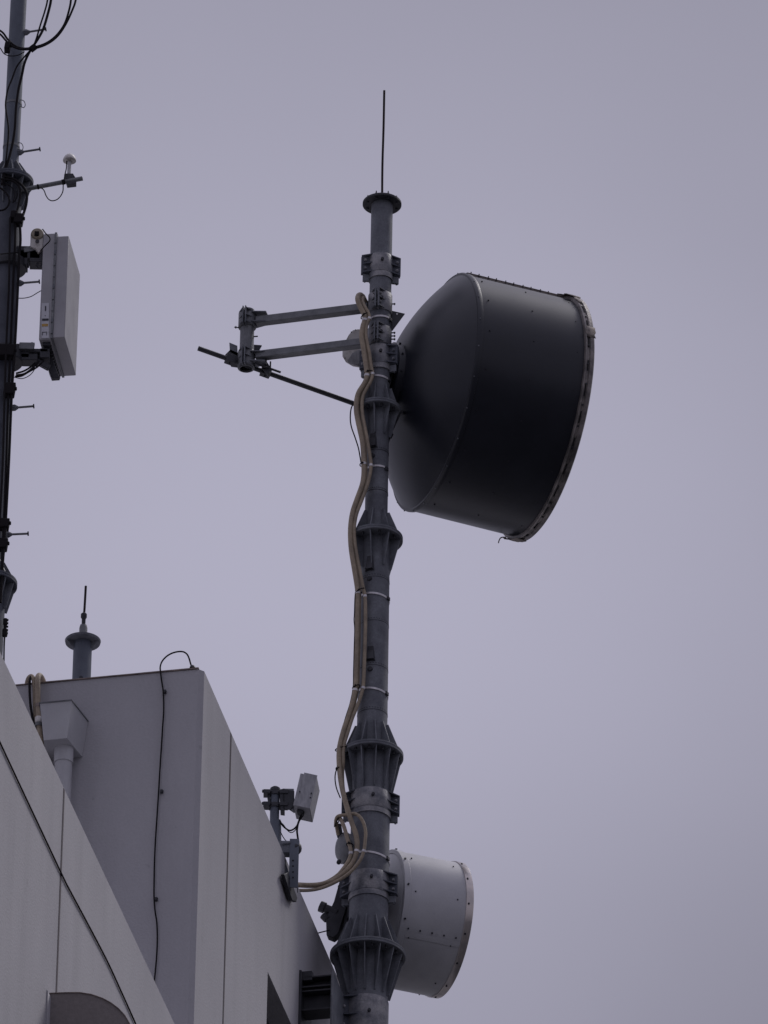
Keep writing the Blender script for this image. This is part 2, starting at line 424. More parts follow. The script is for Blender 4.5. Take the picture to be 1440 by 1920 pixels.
# hanging cable on the shaded face
pts = [(360, 1253), (357, 1243), (354, 1233), (350, 1226), (343, 1222), (333, 1222), (322, 1225), (312, 1231), (304, 1240), (300.5, 1250), (301, 1260), (303.5, 1280), (306, 1296), (307, 1330), (305, 1362), (303, 1395), (300, 1440), (297.5, 1483), (294.5, 1530), (291.5, 1575), (289.8, 1612), (289, 1650), (288.8, 1680), (290.5, 1706), (294, 1730), (295, 1760), (293.5, 1795), (290, 1834), (284, 1890), (280, 1950)]
hc = thing('hanging_cable', D(360, 1253, -0.1), 'thin black cable arching over the roof corner and hanging down the shaded wall', 'cable')
mb = MB(); pp = []
for i, (x, y) in enumerate(pts):
    off = 0.03 if i > 8 else 0.03 - 0.016 * (9 - i)
    pp.append(D(x, y, off))
mb.tube(pp, 0.0075, n=8); obj('cable', mb, rubber, hc)
for (x, y) in ((307, 1297), (301, 1484), (291, 1686)):
    mb = MB(); c = D(x + 2, y, 0.02)
    mb.box(c, v, u, Z, 0.013, 0.015, 0.016); mb.cyl(c, c - u * 0.03 + v * 0.022 - Z * 0.010, 0.006, n=6)
    obj('clip', mb, steel_dark, hc, bevel=0.004)
mb = MB(); c = D(361, 1253, -0.05); mb.lathe(c, Z, [(0, 0.028), (0.015, 0.026), (0.03, 0.012), (0.034, 0)], n=12)
obj('gland', mb, steel_dark, hc)

# rain hopper and downpipe
hp = thing('rain_hopper', D(105, 1390, 0.2), 'off-white rainwater hopper and downpipe fixed to the shaded wall', 'downpipe')
q1 = D(75, 1319, 0.40); q2 = D(134, 1314.5, 0.40)
zt = (q1.z + q2.z) / 2
_, wL = SW(q1); _, wR = SW(q2)
b1 = D(82, 1388, 0.36); b2 = D(125.6, 1384, 0.36); zb = (b1.z + b2.z) / 2
_, bL = SW(b1); _, bR = SW(b2)
mb = MB()
top = [W(-0.40, wL, zt), W(-0.40, wR, zt), W(-0.004, wR + 0.06, zt), W(-0.004, wL - 0.06, zt)]
bot = [W(-0.36, bL, zb), W(-0.36, bR, zb), W(-0.004, bR + 0.06, zb), W(-0.004, bL - 0.06, zb)]
mb.add(bot + top, [(0, 1, 5, 4), (1, 2, 6, 5), (2, 3, 7, 6), (3, 0, 4, 7), (3, 2, 1, 0)])
obj('hopper', mb, white, hp)
mb = MB(); tt = 0.012
ring = [W(-0.408, wL - 0.008, zt), W(-0.408, wR + 0.006, zt), W(-0.004, wR + 0.068, zt), W(-0.004, wL - 0.068, zt)]
mb.prism(ring, Z * tt); obj('rim', mb, galv, hp)
cx = (bL + bR) / 2 + 0.035
mb = MB(); c = W(-0.17, cx, 0)
pc = Vector((c.x, c.y, zb)); mb.lathe(pc, -Z, [(0, 0.088), (0.15, 0.088), (0.15, 0.080), (2.6, 0.080)], n=32)
obj('downpipe', mb, white, hp)

# hoses over the parapet at the left
def roofpath(pts): return [D(x, y, o) for x, y, o in pts]
hose_pts = [
    ('hose', 0.021, wave, [(50, 1290, -0.25), (51, 1279, -0.12), (54, 1271, 0.0), (59, 1268, 0.05), (63, 1274, 0.07), (65, 1290, 0.07), (65.5, 1315, 0.07), (67, 1345, 0.07), (71, 1372, 0.08), (80, 1410, 0.08), (86, 1470, 0.08)], 'thinner beige hose, the left one of two looped over the roof edge'),
    ('hose', 0.026, wave, [(83, 1285, -0.25), (80, 1275, -0.12), (76, 1268, 0.0), (72.5, 1267, 0.06), (70.5, 1274, 0.1), (70.5, 1290, 0.11), (71, 1315, 0.11), (72.5, 1340, 0.11), (73.5, 1362, 0.11), (78, 1400, 0.12), (86, 1450, 0.12)], 'thicker beige hose with couplings, the right one of two looped over the roof edge'),
]
for i, (nm, r_, mt, pts, lb) in enumerate(hose_pts):
    t = thing(nm, D(*pts[3]), lb, 'hose', 'beige hoses looped over the roof edge')
    mb = MB(); mb.tube(roofpath(pts), r_, n=14); obj('jacket', mb, mt, t)
    if i == 1:
        for yy, rr, hh, m_ in ((1320, 0.031, 0.03, flash), (1345, 0.034, 0.05, dirtywhite), (1356, 0.036, 0.03, galv)):
            c = D(72.6, yy, 0.11); mb = MB(); mb.cyl(c, c - Z * hh * 1.2, rr, n=16); obj('coupling', mb, m_, t, bevel=0.004)
mb = MB(); mb.tube(roofpath([(62, 1280, -0.2), (62, 1270, -0.05), (59.5, 1266.5, 0.04), (56.5, 1273, 0.08), (55.5, 1290, 0.09), (57, 1320, 0.10), (61, 1345, 0.10), (66, 1364, 0.1), (78, 1400, 0.1)]), 0.012, n=8)
solo('roof_edge_cable', mb, rubber, 'black cable looped over the roof edge beside the two beige hoses', 'cable')

# short post with a lightning rod standing behind the roof edge
YR = D(153, 1272).y + 0.8
lr = thing('lightning_rod_post', P(152, 1300, YR), 'short blue-grey post with round flange and small lightning rod behind the roof edge', 'lightning rod')
sr = S0 * YR / YM
ax = P(154, 1240, YR)
def zR(y): return P(155, y, YR).z
ztop = zR(1205.5)
mb = MB(); mb.lathe(Vector((ax.x, ax.y, zR(1300))), Z, [(0, 17.3 * sr), (ztop - zR(1300), 17.3 * sr)], n=32)
obj('post', mb, steel_far, lr)
mb = MB(); mb.lathe(Vector((ax.x, ax.y, ztop)), Z, [(0, 0.05), (0, 32.5 * sr), (0.02, 33.5 * sr), (0.024, 32 * sr), (0.03, 0)], n=48)
fl = obj('flange', mb, steel, lr)
for k in range(3):
    e = dirv((-66, 72, 170)[k]); c = Vector((ax.x, ax.y, ztop))
    mb = MB(); mb.prism([c + e * 0.085, c + e * 0.165, c + e * 0.095 - Z * 0.075, c + e * 0.085 - Z * 0.075], e.cross(Z) * 0.008)
    obj('rib', mb, steel, fl)
mb = MB(); mb.lathe(Vector((ax.x, ax.y, ztop + 0.02)), Z, [(0, 0.055), (0.02, 0.055), (0.02, 7.6 * sr), (0.14, 7.6 * sr), (0.17, 6.2 * sr), (0.185, 0)], n=24)
obj('holder', mb, galv, lr)
mb = MB(); mb.lathe(Vector((ax.x, ax.y, ztop + 0.20)), Z, [(0, 3.6 * sr), (0.06, 3.8 * sr), (0.075, 5.7 * sr), (0.11, 5.7 * sr), (0.125, 2.5 * sr), (0.126, 0)], n=16)
obj('collar', mb, steel_dark, lr)
mb = MB(); mb.tube([Vector((ax.x, ax.y, ztop + 0.27)), Vector((ax.x + 0.004, ax.y, zR(1140))), Vector((ax.x + 0.008, ax.y, zR(1099)))], 2.3 * sr, n=10, sub=2)
obj('rod', mb, brownbl, lr)
mb = MB(); c = P(152, 1272, YR - 17 * sr); mb.cyl(c, c - Vector((0, 0.02, 0)), 0.018, n=12); obj('bolt', mb, steel_dark, lr)

# ================================================================== main mast
XM = P(706, 930, YM).x
def zM(py, dY=0.0):
    z = P(706, py, YM + dY).z
    for _ in range(3):
        x_, y_ = proj(Vector((XM, YM + dY, z))); z += (y_ - py) * S0 / math.cos(EL)
    return z
def mc(z): return Vector((XM, YM, z))
def zN(py, r): return zM(py, -r)                  # height of a ring whose near edge shows at py
mast = thing('antenna_mast', mc(zM(1990)), 'tall dark grey steel pipe mast in the middle, built of flanged sections', 'mast')
ZF = [(zN(751, .224), .226, .110, .113, 8, -12), (zN(989, .266), .266, .113, .142, 8, -13), (zN(1392.5, .308), .308, .147, .186, 12, 9), (zN(1762.5, .36), .362, .188, .200, 14, -5.5)]
ZTOP = zM(385)
secs = [(ZTOP, ZF[0][0], .1075, .110), (ZF[0][0], ZF[1][0], .1115, .1115), (ZF[1][0], ZF[2][0], .141, .148), (ZF[2][0], ZF[3][0], .187, .188), (ZF[3][0], zM(2450), .198, .200)]
for (z1, z2, r1, r2) in secs:
    mb = MB(); mb.lathe(mc(z2), Z, [(0, r2), (z1 - z2, r1)], n=64); obj('pipe_section', mb, steel, mast)
# cap plate
mb = MB(); mb.lathe(mc(ZTOP), Z, [(0, 0.05), (0, .190), (0.004, .1945), (0.024, .1945), (0.028, .190), (0.028, 0)], n=64)
cp = obj('cap_plate', mb, steel_dark, mast)
for k in range(8):
    mb = MB(); e = dirv(22.5 + 45 * k); c = mc(ZTOP + 0.028) + e * 0.155
    mb.cyl(c - Z * .035, c + Z * .02, .008, n=8); mb.hexnut(c, Z, 0.014, 0.022); mb.cyl(c + Z * .02, c + Z * 0.05, 0.008, 0.005, n=8); mb.hexnut(c - Z * 0.028, -Z, 0.014, 0.014)
    obj('bolt', mb, steel_dark, cp)
mb = MB(); zz = ZTOP + 0.03; a = mc(zz); b = P(720.5, 170, YM); mb.tube([a, a.lerp(b, .33) + Vector((-.004, 0, 0)), a.lerp(b, .66), b], 2.3 * S0, n=10, sub=3)
obj('lightning_rod', mb, brownbl, mast)
# flanges with ribs
for fi, (z, r, ru, rl, n, t0) in enumerate(ZF):
    th = 0.023
    mb = MB(); mb.lathe(mc(z), Z, [(0, rl * .9), (0, r - .004), (.004, r), (th - .003, r), (th, r - .003), (th + .002, r - .003), (th + .005, r), (2 * th - .004, r), (2 * th, r - .004), (2 * th, ru * .9)], n=72)
    f_ = obj('flange', mb, steel, mast)
    hu, hl = [(.22, .30), (.27, .34), (.30, .40), (.33, .44)][fi]
    for k in range(n):
        e = dirv(t0 + 360 / n * k); sd_ = e.cross(Z); w_ = 0.010
        mb = MB(); c = mc(z + 2 * th) - sd_ * w_ / 2
        mb.prism([c + e * (ru - .01), c + e * (r - .03), c + e * (r - .03) + Z * .012, c + e * (ru + .022) + Z * hu, c + e * (ru - .01) + Z * hu], sd_ * w_)
        obj('rib', mb, steel, f_)
        mb = MB(); c = mc(z) - sd_ * w_ / 2
        mb.prism([c + e * (rl - .01), c + e * (r - .02), c + e * (r - .02) - Z * .012, c + e * (rl + .022) - Z * hl, c + e * (rl - .01) - Z * hl], sd_ * w_)
        obj('rib', mb, steel, f_)
        e = dirv(t0 + 360 / n * (k + .5)); c = mc(z) + e * (r - .045)
        mb = MB(); mb.hexnut(c, -Z, .016, .016); mb.cyl(c + Z * (2 * th + .01), c - Z * .035, .009, n=8); mb.hexnut(c + Z * 2 * th, Z, .016, .016)
        obj('bolt', mb, steel_dark, f_)
# weld seams with stitch marks
for py, r in ((842, .1115), (917, .1115), (1080, .1415), (1162, .1425), (1246, .144), (1329, .146)):
    z = zN(py, r)
    mb = MB(); mb.lathe(mc(z), Z, [(-.004, r - .003), (-.002, r + .0035), (.002, r + .0035), (.004, r - .003)], n=64)
    nb = 34
    for k in range(nb):
        e = dirv(360 / nb * k); c = mc(z + .022) + e * (r - .001); s2 = e.cross(Z)
        mb.box(c, (s2 + Z * .5).normalized(), e, (Z - s2 * .5).normalized(), .007, .003, .003)
    obj('weld_seam', mb, steel_dark, mast)
# small hooded cable ports on the left front of the pipe
for py, r in ((831, .1115), (1061, .1415), (1231, .1435)):
    z = zN(py, r); e = dirv(-25 if py < 1000 else (-12 if py > 1200 else -22)); s2 = e.cross(Z)
    mb = MB(); c = mc(z) + e * (r + .006)
    mb.prism([c - s2 * .03 + Z * .12, c + s2 * .03 + Z * .12, c + s2 * .048 - Z * .05, c - s2 * .048 - Z * .05], -e * .03)
    mb.prism([c - s2 * .026 + Z * .07, c + s2 * .026 + Z * .07, c + s2 * .04 - Z * .04 + e * .03, c - s2 * .04 - Z * .04 + e * .03], -e * .04)
    c2 = c - Z * .14; mb.cyl(c2 - e * .02, c2 + e * .012, .03, .024, n=16)
    obj('cable_port', mb, steel_dark, mast, bevel=.004)
# bright straps
for py, r, tilt in ((592, .113, 2), (704, .113, -6), (873, .114, 1), (1112, .145, -7), (1290, .149, -8), (1597, .191, -6)):
    z = zN(py, r); mb = MB(); d = (Z + Vector((math.sin(R(-tilt)), 0, 0))).normalized()
    mb.lathe(mc(z), d, [(-.010, r + .001), (-.010, r + .005), (.010, r + .005), (.010, r + .001)], n=64, closed=True)
    st = obj('strap', mb, band, mast)
    e = dirv(62 if py != 873 else 50); c = mc(z) + e * (r + .008) + Z * (e.x * (-tilt) * -.0005)
    mb = MB(); mb.box(c - Z * .012, e.cross(Z), e, Z, .022, .009, .018); obj('buckle', mb, steel_dark, st, bevel=.003)

def clamp(parent, py_top, py_bot, r, lugs, L=.085, mat_=None, lower=True, nr=3, name='clamp'):
    """two-shell pipe clamp, lugs = angles of its bolted ears"""
    mat_ = mat_ or steel_worn
    z1, z2 = zN(py_top, r), zN(py_bot, r)
    mb = MB(); mb.lathe(mc(z2), Z, [(0, r - .012), (0, r), (.004, r + .002), (z1 - z2 - .004, r + .002), (z1 - z2, r), (z1 - z2, r - .014)], n=56)
    # pair of small bolt heads on the front of the shell
    cl = obj(name, mb, mat_, parent)
    for th in lugs:
        e = dirv(th); s2 = e.cross(Z); mb = MB()
        for sg in (-1, 1):
            c = mc((z1 + z2) / 2) + e * (r + L / 2 - .01) + s2 * (sg * .016)
            mb.box(c, e, s2, Z, L / 2 + .01, .0075, (z1 - z2) / 2)
            for k in range(nr):
                zz = z2 + (z1 - z2) * (.04 + .92 * k / (nr - 1))
                q = mc(zz)
                mb.prism([q + e * (r + L) + s2 * (sg * .022), q + e * (r * .80) + s2 * (sg * (r * .62)), q + e * (r * .80) + s2 * (sg * .022)], Z * .012)
        obj('lug', mb, steel if abs(th) < 40 else steel_shaded, cl)  # sideways lugs get the darker steel: contact shade as colour
        for k in range(nr - 1):
            zz = z2 + (z1 - z2) * (.04 + .92 * (k + .5) / (nr - 1)); c = mc(zz) + e * (r + L * .55)
            mb = MB(); mb.cyl(c - s2 * .045, c + s2 * .045, .009, n=8); mb.hexnut(c + s2 * .020, s2, .016, .014); mb.hexnut(c - s2 * .020, -s2, .016, .014)
            obj('bolt', mb, steel_worn, cl)
    # set screw on the front
    e = dirv(6); c = mc(z2 + (z1 - z2) * .55) + e * r; mb = MB(); mb.hexnut(c, e, .016, .03); obj('set_screw', mb, steel_dark, cl)
    if lower:
        mb = MB(); rr = r + .004; z3 = zN(py_bot + 10, rr)
        mb.lathe(mc(z3), Z, [(0, rr - .012), (0, rr), (z2 - z3 - .006, rr), (z2 - z3 - .006, rr - .012)], n=56)
        lo_ = obj('ring', mb, steel_worn if mat_ is steel_worn else steel, cl)
        for th in lugs:
            e = dirv(th); s2 = e.cross(Z); mb = MB()
            mb.box(mc((z2 + z3) / 2 - .012) + e * (r + L * .38), e, s2, Z, L * .42, .014, (z2 - z3) / 2 + .005)
            mb.hexnut(mc((z2 + z3) / 2 - .03) + e * (r + L * .55), -Z, .012, .03)
            obj('ear', mb, steel, cl)
    return cl
clamp(mast, 472, 505, .116, (97, -83), .080)
clamp(mast, 543, 578, .118, (-11,), .060, lower=False)
clamp(mast, 607, 640, .118, (-12,), .060, lower=False)
clamp(mast, 643, 677, .119, (70, -110), .080)
clamp(mast, 1474, 1509, .194, (92, -88), .085)
clamp(mast, 1627, 1664, .194, (80, -100), .085)
clamp(mast, 1862, 1935, .206, (-62,), .10, lower=False)
# flat steel plate sticking out to the right under the upper clamps
mb = MB(); yy = YM + .02
mb.prism([P(728, 581, yy), P(759, 588, yy), P(736, 619, yy), P(728, 621, yy)], Vector((0, .012, 0))); pl = obj('gusset_plate', mb, steel_dark, mast)
mb = MB(); c = P(744.5, 588.5, yy - .003); mb.cyl(c, c + Vector((0, .003, 0)), .009, n=12); obj('hole_sky_disc', mb, band, pl)  # solid pale disc, painted as the sky showing through the hole
for y0 in (570, 624, 630, 636):
    mb = MB(); c = P(733, y0, YM - .02); mb.cyl(c, c + Vector((.045, 0, .002)), .007, n=8); mb.hexnut(c + Vector((.03, 0, 0)), Vector((1, 0, 0)), .012, .01)
    obj('stud', mb, steel_dark, mast)

# wall bracket carrying the mast
wb = thing('wall_bracket', F(562, 1880), 'dark steel bracket holding the mast foot to the pale wall', 'bracket')
sB, _ = SW(F(562, 1850)); zt = F(562, 1826).z
q = C0 + u * sB
bt = PL(562, 1826, q, u).z; bb = PL(562, 1950, q, u).z
mb = MB(); mb.box(W(sB + .2, .012, (bt + bb) / 2), u, v, Z, .24, .012, (bt - bb) / 2 + .02); obj('wall_plate', mb, steel_dark, wb, bevel=.003)
wend = SW(PL(622, 1850, q, u))[1]
for k, (y1, y2) in enumerate(((1834, 1852), (1860, 1895))):
    z1 = PL(562, y1, q, u).z; z2 = PL(562, y2, q, u).z
    mb = MB()
    for zz in (z1, z2): mb.box(W(sB + .09, wend / 2, zz), u, v, Z, .10, wend / 2, .008)
    mb.box(W(sB + .09, wend / 2, (z1 + z2) / 2), u, v, Z, .006, wend / 2, (z1 - z2) / 2 - .008)
    obj('beam', mb, steel_dark, wb, bevel=.002)
mb = MB(); mb.box(W(sB + .02, .06, bt - .03), u, v, Z, .03, .06, .05); obj('stop_block', mb, steel_dark, wb, bevel=.004)
mb = MB(); mb.box(W(sB + .30, wend + .008, (bt + bb) / 2 - .05), u, v, Z, .34, .008, (bt - bb) / 2 + .04); obj('end_plate', mb, steel, wb, bevel=.002)
mb = MB(); a = W(sB + .55, wend + .02, (bt + bb) / 2 - .1); b = mc(a.z) + dirv(-62) * .22
mb.bar(a, b, .12, .30); mb.bar(Vector((a.x, a.y, a.z)) + Z * .17, b + Z * .17, .16, .012); obj('link_plate', mb, steel_dark, wb, bevel=.002)

# ================================================================== big dish
BAZ = R(70)
dd = Vector((math.sin(BAZ), math.cos(BAZ), 0)); dw = Vector((math.cos(BAZ), -math.sin(BAZ), 0))   # axis; near side
uz = Z
DT = R(-2.0)
ddB = dd * math.cos(DT) + Z * math.sin(DT); uB = Z * math.cos(DT) - dd * math.sin(DT)
def dish_frame(c, dd=dd, Z=Z):
    def q(t, r, th): return c + dd * t + (Z * math.cos(R(th)) + dw * math.sin(R(th))) * r
    return q
CB = P(816, 735, YM + .47)
big = thing('dish_antenna', CB - dd * .6, 'large charcoal drum-shaped microwave dish antenna on the right of the mast', 'dish antenna')
q = dish_frame(CB, ddB, uB)
RD = 1.205; L = 1.115
def para(n, depth, r, r0, pw=1.55): return [(-depth * (1 - (k / n) ** pw) , r0 + (r - r0) * k / n) for k in range(n + 1)]
mb = MB(); mb.lathe(CB, ddB, [(-.53, 0)] + [(-.53 * (1 - (.6 * (k / 26) ** 1.35 + .4 * (k / 26) ** 3)), .02 + (RD - .022) * k / 26) for k in range(27)] + [(.02, RD - .01), (.02, RD - .05)] , n=120)
obj('reflector', mb, dishdark, big, smooth=60)
mb = MB(); mb.lathe(CB, ddB, [(-.012, RD - .02), (-.012, RD + .004), (.0, RD + .014), (.02, RD + .016), (.045, RD + .012), (.05, RD - .004)], n=120)
rr_ = obj('back_rim', mb, dishdark, big, smooth=50)
for k in range(24):
    mb = MB(); c = q(.005, RD + .012, 8 + 15 * k); e = (c - q(.005, 0, 0)).normalized(); mb.cyl(c, c + e * .010, .007, n=8); obj('bolt', mb, steel, rr_)
mb = MB(); mb.lathe(CB, ddB, [(.03, RD - .002), (L, RD + .006), (L, RD - .02), (.03, RD - .02)], n=140, closed=True)
sh = obj('shroud', mb, dishdark, big, smooth=50)
for k in range(18):
    for t in (.115, .58, 1.04):
        if 200 < (8 + 20 * k) < 380: continue
        mb = MB(); c = q(t, RD, 8 + 20 * k); e = (c - q(t, 0, 0)).normalized(); mb.cyl(c, c + e * .009, .009, .007, n=8); obj('rivet', mb, blackp, sh)
# seam rail on the top silhouette with paired screws
mb = MB(); th = 29
e = (q(0, 1, th) - CB).normalized(); tg = ddB.cross(e)
a = q(.06, RD + .004, th); b = q(L - .02, RD + .010, th)
mb.bar(a + e * .004, b + e * .004, .05, .006, up=e); mb.bar(a + e * .024 , b + e * .024, .02, .005, up=e); mb.bar(a + e * .014, b + e * .014, .004, .022, up=e)
sr_ = obj('seam_rail', mb, whiterim, big)
for k in range(6):
    for dt in (0, .085):
        t = .10 + k * .185 + dt
        if t > L - .05: continue
        mb = MB(); c = q(t, RD, th); mb.cyl(c, c + e * .045, .006, n=6); mb.cyl(c + e * .012, c + e * .02, .011, n=6); obj('screw', mb, steel_dark, sr_)
# front rim: channel ring, clamp band, torn cover edge
mb = MB(); mb.lathe(CB, ddB, [(L - .005, RD - .01), (L - .005, RD + .014), (L + .0, RD + .040), (L + .012, RD + .045), (L + .018, RD + .034), (L + .042, RD + .034), (L + .048, RD + .048), (L + .085, RD + .046), (L + .096, RD + .030), (L + .10, RD - .03)], n=140)
fr_ = obj('front_rim', mb, dishrim, big, smooth=40)
for k in range(36):
    th = 4 + 10 * k
    if 215 < th < 385 - 20: continue
    mb = MB(); c = q(L + .03, RD + .032, th); e = (c - q(L + .03, 0, 0)).normalized(); mb.cyl(c, c + e * .014, .010, n=8); obj('bolt', mb, steel_dark, fr_)
# slots seen as dark long marks on the rim channel
for k in range(14):
    th = 42 + 12.5 * k
    mb = MB(); mb.lathe(CB, ddB, [(L + .024, RD + .0335), (L + .024, RD + .0365), (L + .038, RD + .0365), (L + .038, RD + .0335)], n=6, start=0, sweep=5.5, ref=(uB * math.cos(R(th)) + dw * math.sin(R(th))))
    obj('slot', mb, hole_m, fr_)
mb = MB(); mb.lathe(CB, ddB, [(L + .098, RD - .01), (L + .115, RD - .06), (L + .16, RD * .5), (L + .17, 0)], n=96); obj('radome', mb, dishdark, big, smooth=60)
# torn wrap: irregular strips
def wrap(th0, th1, t0, t1, lift, n=14, seed=1, name='torn_cover'):
    rnd = random.Random(seed); vs = []; fs = []
    for i in range(n + 1):
        th = th0 + (th1 - th0) * i / n
        a = t0 + rnd.uniform(-.018, .018); b = t1 + rnd.uniform(-.012, .012)
        for t in (a, (a + b) / 2, b):
            vs.append(q(t, RD + .046 + lift * rnd.uniform(.1, 1), th))
    for i in range(n):
        for k in range(2): fs.append((i * 3 + k, i * 3 + k + 1, i * 3 + 4 + k, i * 3 + 3 + k))
    mb = MB(); mb.add(vs, fs); o = obj(name, mb, torn, fr_, smooth=20)
    s_ = o.modifiers.new('t', 'SOLIDIFY'); s_.thickness = .004; return o
wrap(16, 40, L - .055, L + .085, .016, 12, 3)
wrap(38, 50, L - .01, L + .05, .008, 8, 5)
wrap(72, 79, L + .0, L + .10, .010, 4, 6)
wrap(200, 219, L - .03, L + .08, .010, 10, 9)
mb = MB(); c = q(L - .05, RD + .03, 213); mb.tube([c, c + Vector((-.05, 0, -.005)), c + Vector((-.07, 0, -.035)), c + Vector((-.078, 0, -.07))], .006, n=6); obj('loose_strip', mb, torn, fr_)
# hub and mount
mb = MB(); mb.lathe(CB, ddB, [(-.60, 0), (-.60, .24), (-.595, .26), (-.54, .27), (-.53, .37), (-.525, .385), (-.455, .385), (-.44, .40), (-.40, .46)], n=72)
hb = obj('hub', mb, dishdark, big, smooth=40)
for k in range(12):
    mb = MB(); c = q(-.49, .385, 15 + 30 * k); e = (c - q(-.49, 0, 0)).normalized(); mb.cyl(c, c + e * .016, .012, n=6); obj('bolt', mb, blackp, hb)
hc_ = CB - dd * .6
for dz in (.28, -.26):
    a = hc_ + Z * dz + dd * .12; b = mc(a.z) + (a - mc(a.z)).normalized() * .10
    mb = MB(); mb.bar(a, b, .10, .09); obj('mount_arm', mb, steel_dark, big, bevel=.004)
mb = MB(); mb.bar(hc_ + Z * .40 + dd * .08, hc_ - Z * .42 + dd * .08, .16, .07, up=dd)
obj('mount_upright', mb, steel_dark, big, bevel=.004)
mb = MB(); a = P(752, 772, YM - .02); b = P(733, 812, YM + .05); mb.cyl(a, b, .009, n=8); mb.hexnut(b, (b - a).normalized(), .03, .05); mb.bar(a, a + Vector((.03, .2, .1)), .03)
obj('tilt_screw', mb, steel_dark, big)

# ================================================================== small dish
YS = YM + .70
CS = P(716, 1720, YS)
sm = thing('dish_antenna', CS - dd * .5, 'smaller pale grey drum-shaped microwave dish antenna low on the mast', 'dish antenna')
qs = dish_frame(CS)
RS = .657; LS = .622
mb = MB(); mb.lathe(CS, dd, [(-.27, 0)] + para(12, .27, RS - .015, .02, 1.5) + [(.01, RS - .015)], n=96); obj('reflector', mb, white, sm, smooth=60)
mb = MB(); mb.lathe(CS, dd, [(-.015, RS - .03), (-.015, RS + .004), (-.010, RS + .009), (.050, RS + .009), (.055, RS + .004), (.055, RS - .01)], n=96)
bb_ = obj('back_band', mb, white, sm, smooth=30)
for k in range(12):
    mb = MB(); c = qs(.02, RS + .008, 28 + 30 * k); e = (c - qs(.02, 0, 0)).normalized(); mb.cyl(c, c + e * .014, .011, n=6); obj('bolt', mb, blackp, bb_)
mb = MB(); mb.lathe(CS, dd, [(.055, RS), (LS, RS + .002), (LS, RS - .015), (.055, RS - .015)], n=110, closed=True); s2h = obj('shroud', mb, white, sm, smooth=50)
for k in range(8):
    for t in (.10, .53):
        mb = MB(); c = qs(t, RS, 13 + 40 * k); e = (c - qs(t, 0, 0)).normalized(); mb.cyl(c, c + e * .010, .009, .006, n=8); obj('rivet', mb, blackp, s2h)
# overlapping seam strip with rivets
mb = MB(); mb.lathe(CS, dd, [(.056, RS + .0005), (.056, RS + .004), (LS - .004, RS + .006), (LS - .004, RS + .002)], n=6, sweep=5, ref=(Z * math.cos(R(128)) + dw * math.sin(R(128))), closed=True)
sst = obj('seam_strip', mb, white, sm)
for k in range(5):
    t = .075 + .122 * k; mb = MB(); c = qs(t, RS + .004, 125.5); e = (c - qs(t, 0, 0)).normalized(); mb.cyl(c, c + e * .010, .010, .007, n=8); obj('rivet', mb, blackp, sst)
mb = MB(); mb.lathe(CS, dd, [(LS - .003, RS - .01), (LS - .003, RS + .010), (LS + .002, RS + .013), (LS + .07, RS + .010), (LS + .075, RS + .0), (LS + .075, RS - .04)], n=110)
rm = obj('front_rim', mb, whiterim, sm, smooth=40)
for k in range(14):
    mb = MB(); c = qs(LS + .018, RS + .011, 18 + 25.7 * k); e = (c - qs(LS + .018, 0, 0)).normalized(); mb.cyl(c, c + e * .010, .010, n=8); obj('bolt', mb, blackp, rm)
mb = MB(); mb.lathe(CS, dd, [(LS + .07, RS - .01), (LS + .09, RS * .6), (LS + .10, 0)], n=72); obj('radome', mb, white, sm, smooth=60)
# mount: dark slanted upright and adjusting screw left of the mast
mb = MB(); ym = YM + .28
mb.prism([P(640, 1640, ym), P(658, 1640, ym), P(650, 1700, ym), P(634, 1750, ym), P(624, 1758, ym), P(612, 1753, ym), P(611, 1722, ym), P(626, 1690, ym)], Vector((.02, .10, 0)))
obj('mount_upright', mb, steel_dark, sm, bevel=.004); mb = MB()
mb.prism([P(655, 1650, ym + .02), P(690, 1640, ym + .02), P(690, 1755, ym + .02), P(640, 1760, ym + .02)], Vector((.01, .04, 0)))
obj('mount_plate', mb, steel_dark, sm, bevel=.004); mb = MB()
mb.cyl(CS - dd * .27, CS - dd * .42, .20, n=32); mb.bar(CS - dd * .36, mc(CS.z) + Vector((-.05, .16, 0)), .2, .5)
obj('mount_hub', mb, steel_dark, sm, bevel=.004)
mb = MB(); a = P(600, 1699, ym + .03); b = P(632, 1712, ym + .03); e = (b - a).normalized()
mb.cyl(a, a + e * .05, .055, n=10); mb.cyl(a + e * .05, b, .042, n=16); mb.cyl(P(606, 1716, ym + .03), P(614, 1724, ym + .03), .04, n=10); obj('adjusting_screw', mb, steel_dark, sm, smooth=30)
mb = MB(); mb.tube([P(588, 1752, ym), P(600, 1748.5, ym), P(618, 1744, ym)], .006, n=6); obj('tie_wire', mb, rubber, sm)

# ================================================================== outrigger frame
ot = thing('outrigger_frame', mc(zM(640)), 'grey steel outrigger of two square beams and a short pipe post left of the mast', 'steel frame')
ends = []
for (x1, y1, x2, y2) in ((690, 577, 480, 603), (690, 642, 480, 668)):
    a = P(x1, y1, YM + .03); b = H(x2, y2, a.z); ends.append(b)
    mb = MB(); mb.bar(a, b, .082, .082); obj('beam', mb, galv, ot, bevel=.008)
YO = (ends[0].y + ends[1].y) / 2 + .02
px_ = P(463, 635, YO); XO = px_.x; so_ = S0 * YO / YM
def zO(y, r=0): return P(463, y, YO - r).z
def oc(z): return Vector((XO, YO, z))
r_ = .070
mb = MB(); z1, z2 = zO(583), zO(692)
mb.lathe(oc(z2), Z, [(0, r_ - .008), (0, r_), (z1 - z2, r_), (z1 - z2, r_ - .008)], n=40, closed=True); obj('post', mb, galv, ot)
mb = MB(); mb.lathe(oc(z2 + .02), Z, [(0, r_ - .009), (.25, r_ - .009), (.25, 0)], n=32); obj('post_inside', mb, hole_m, ot)
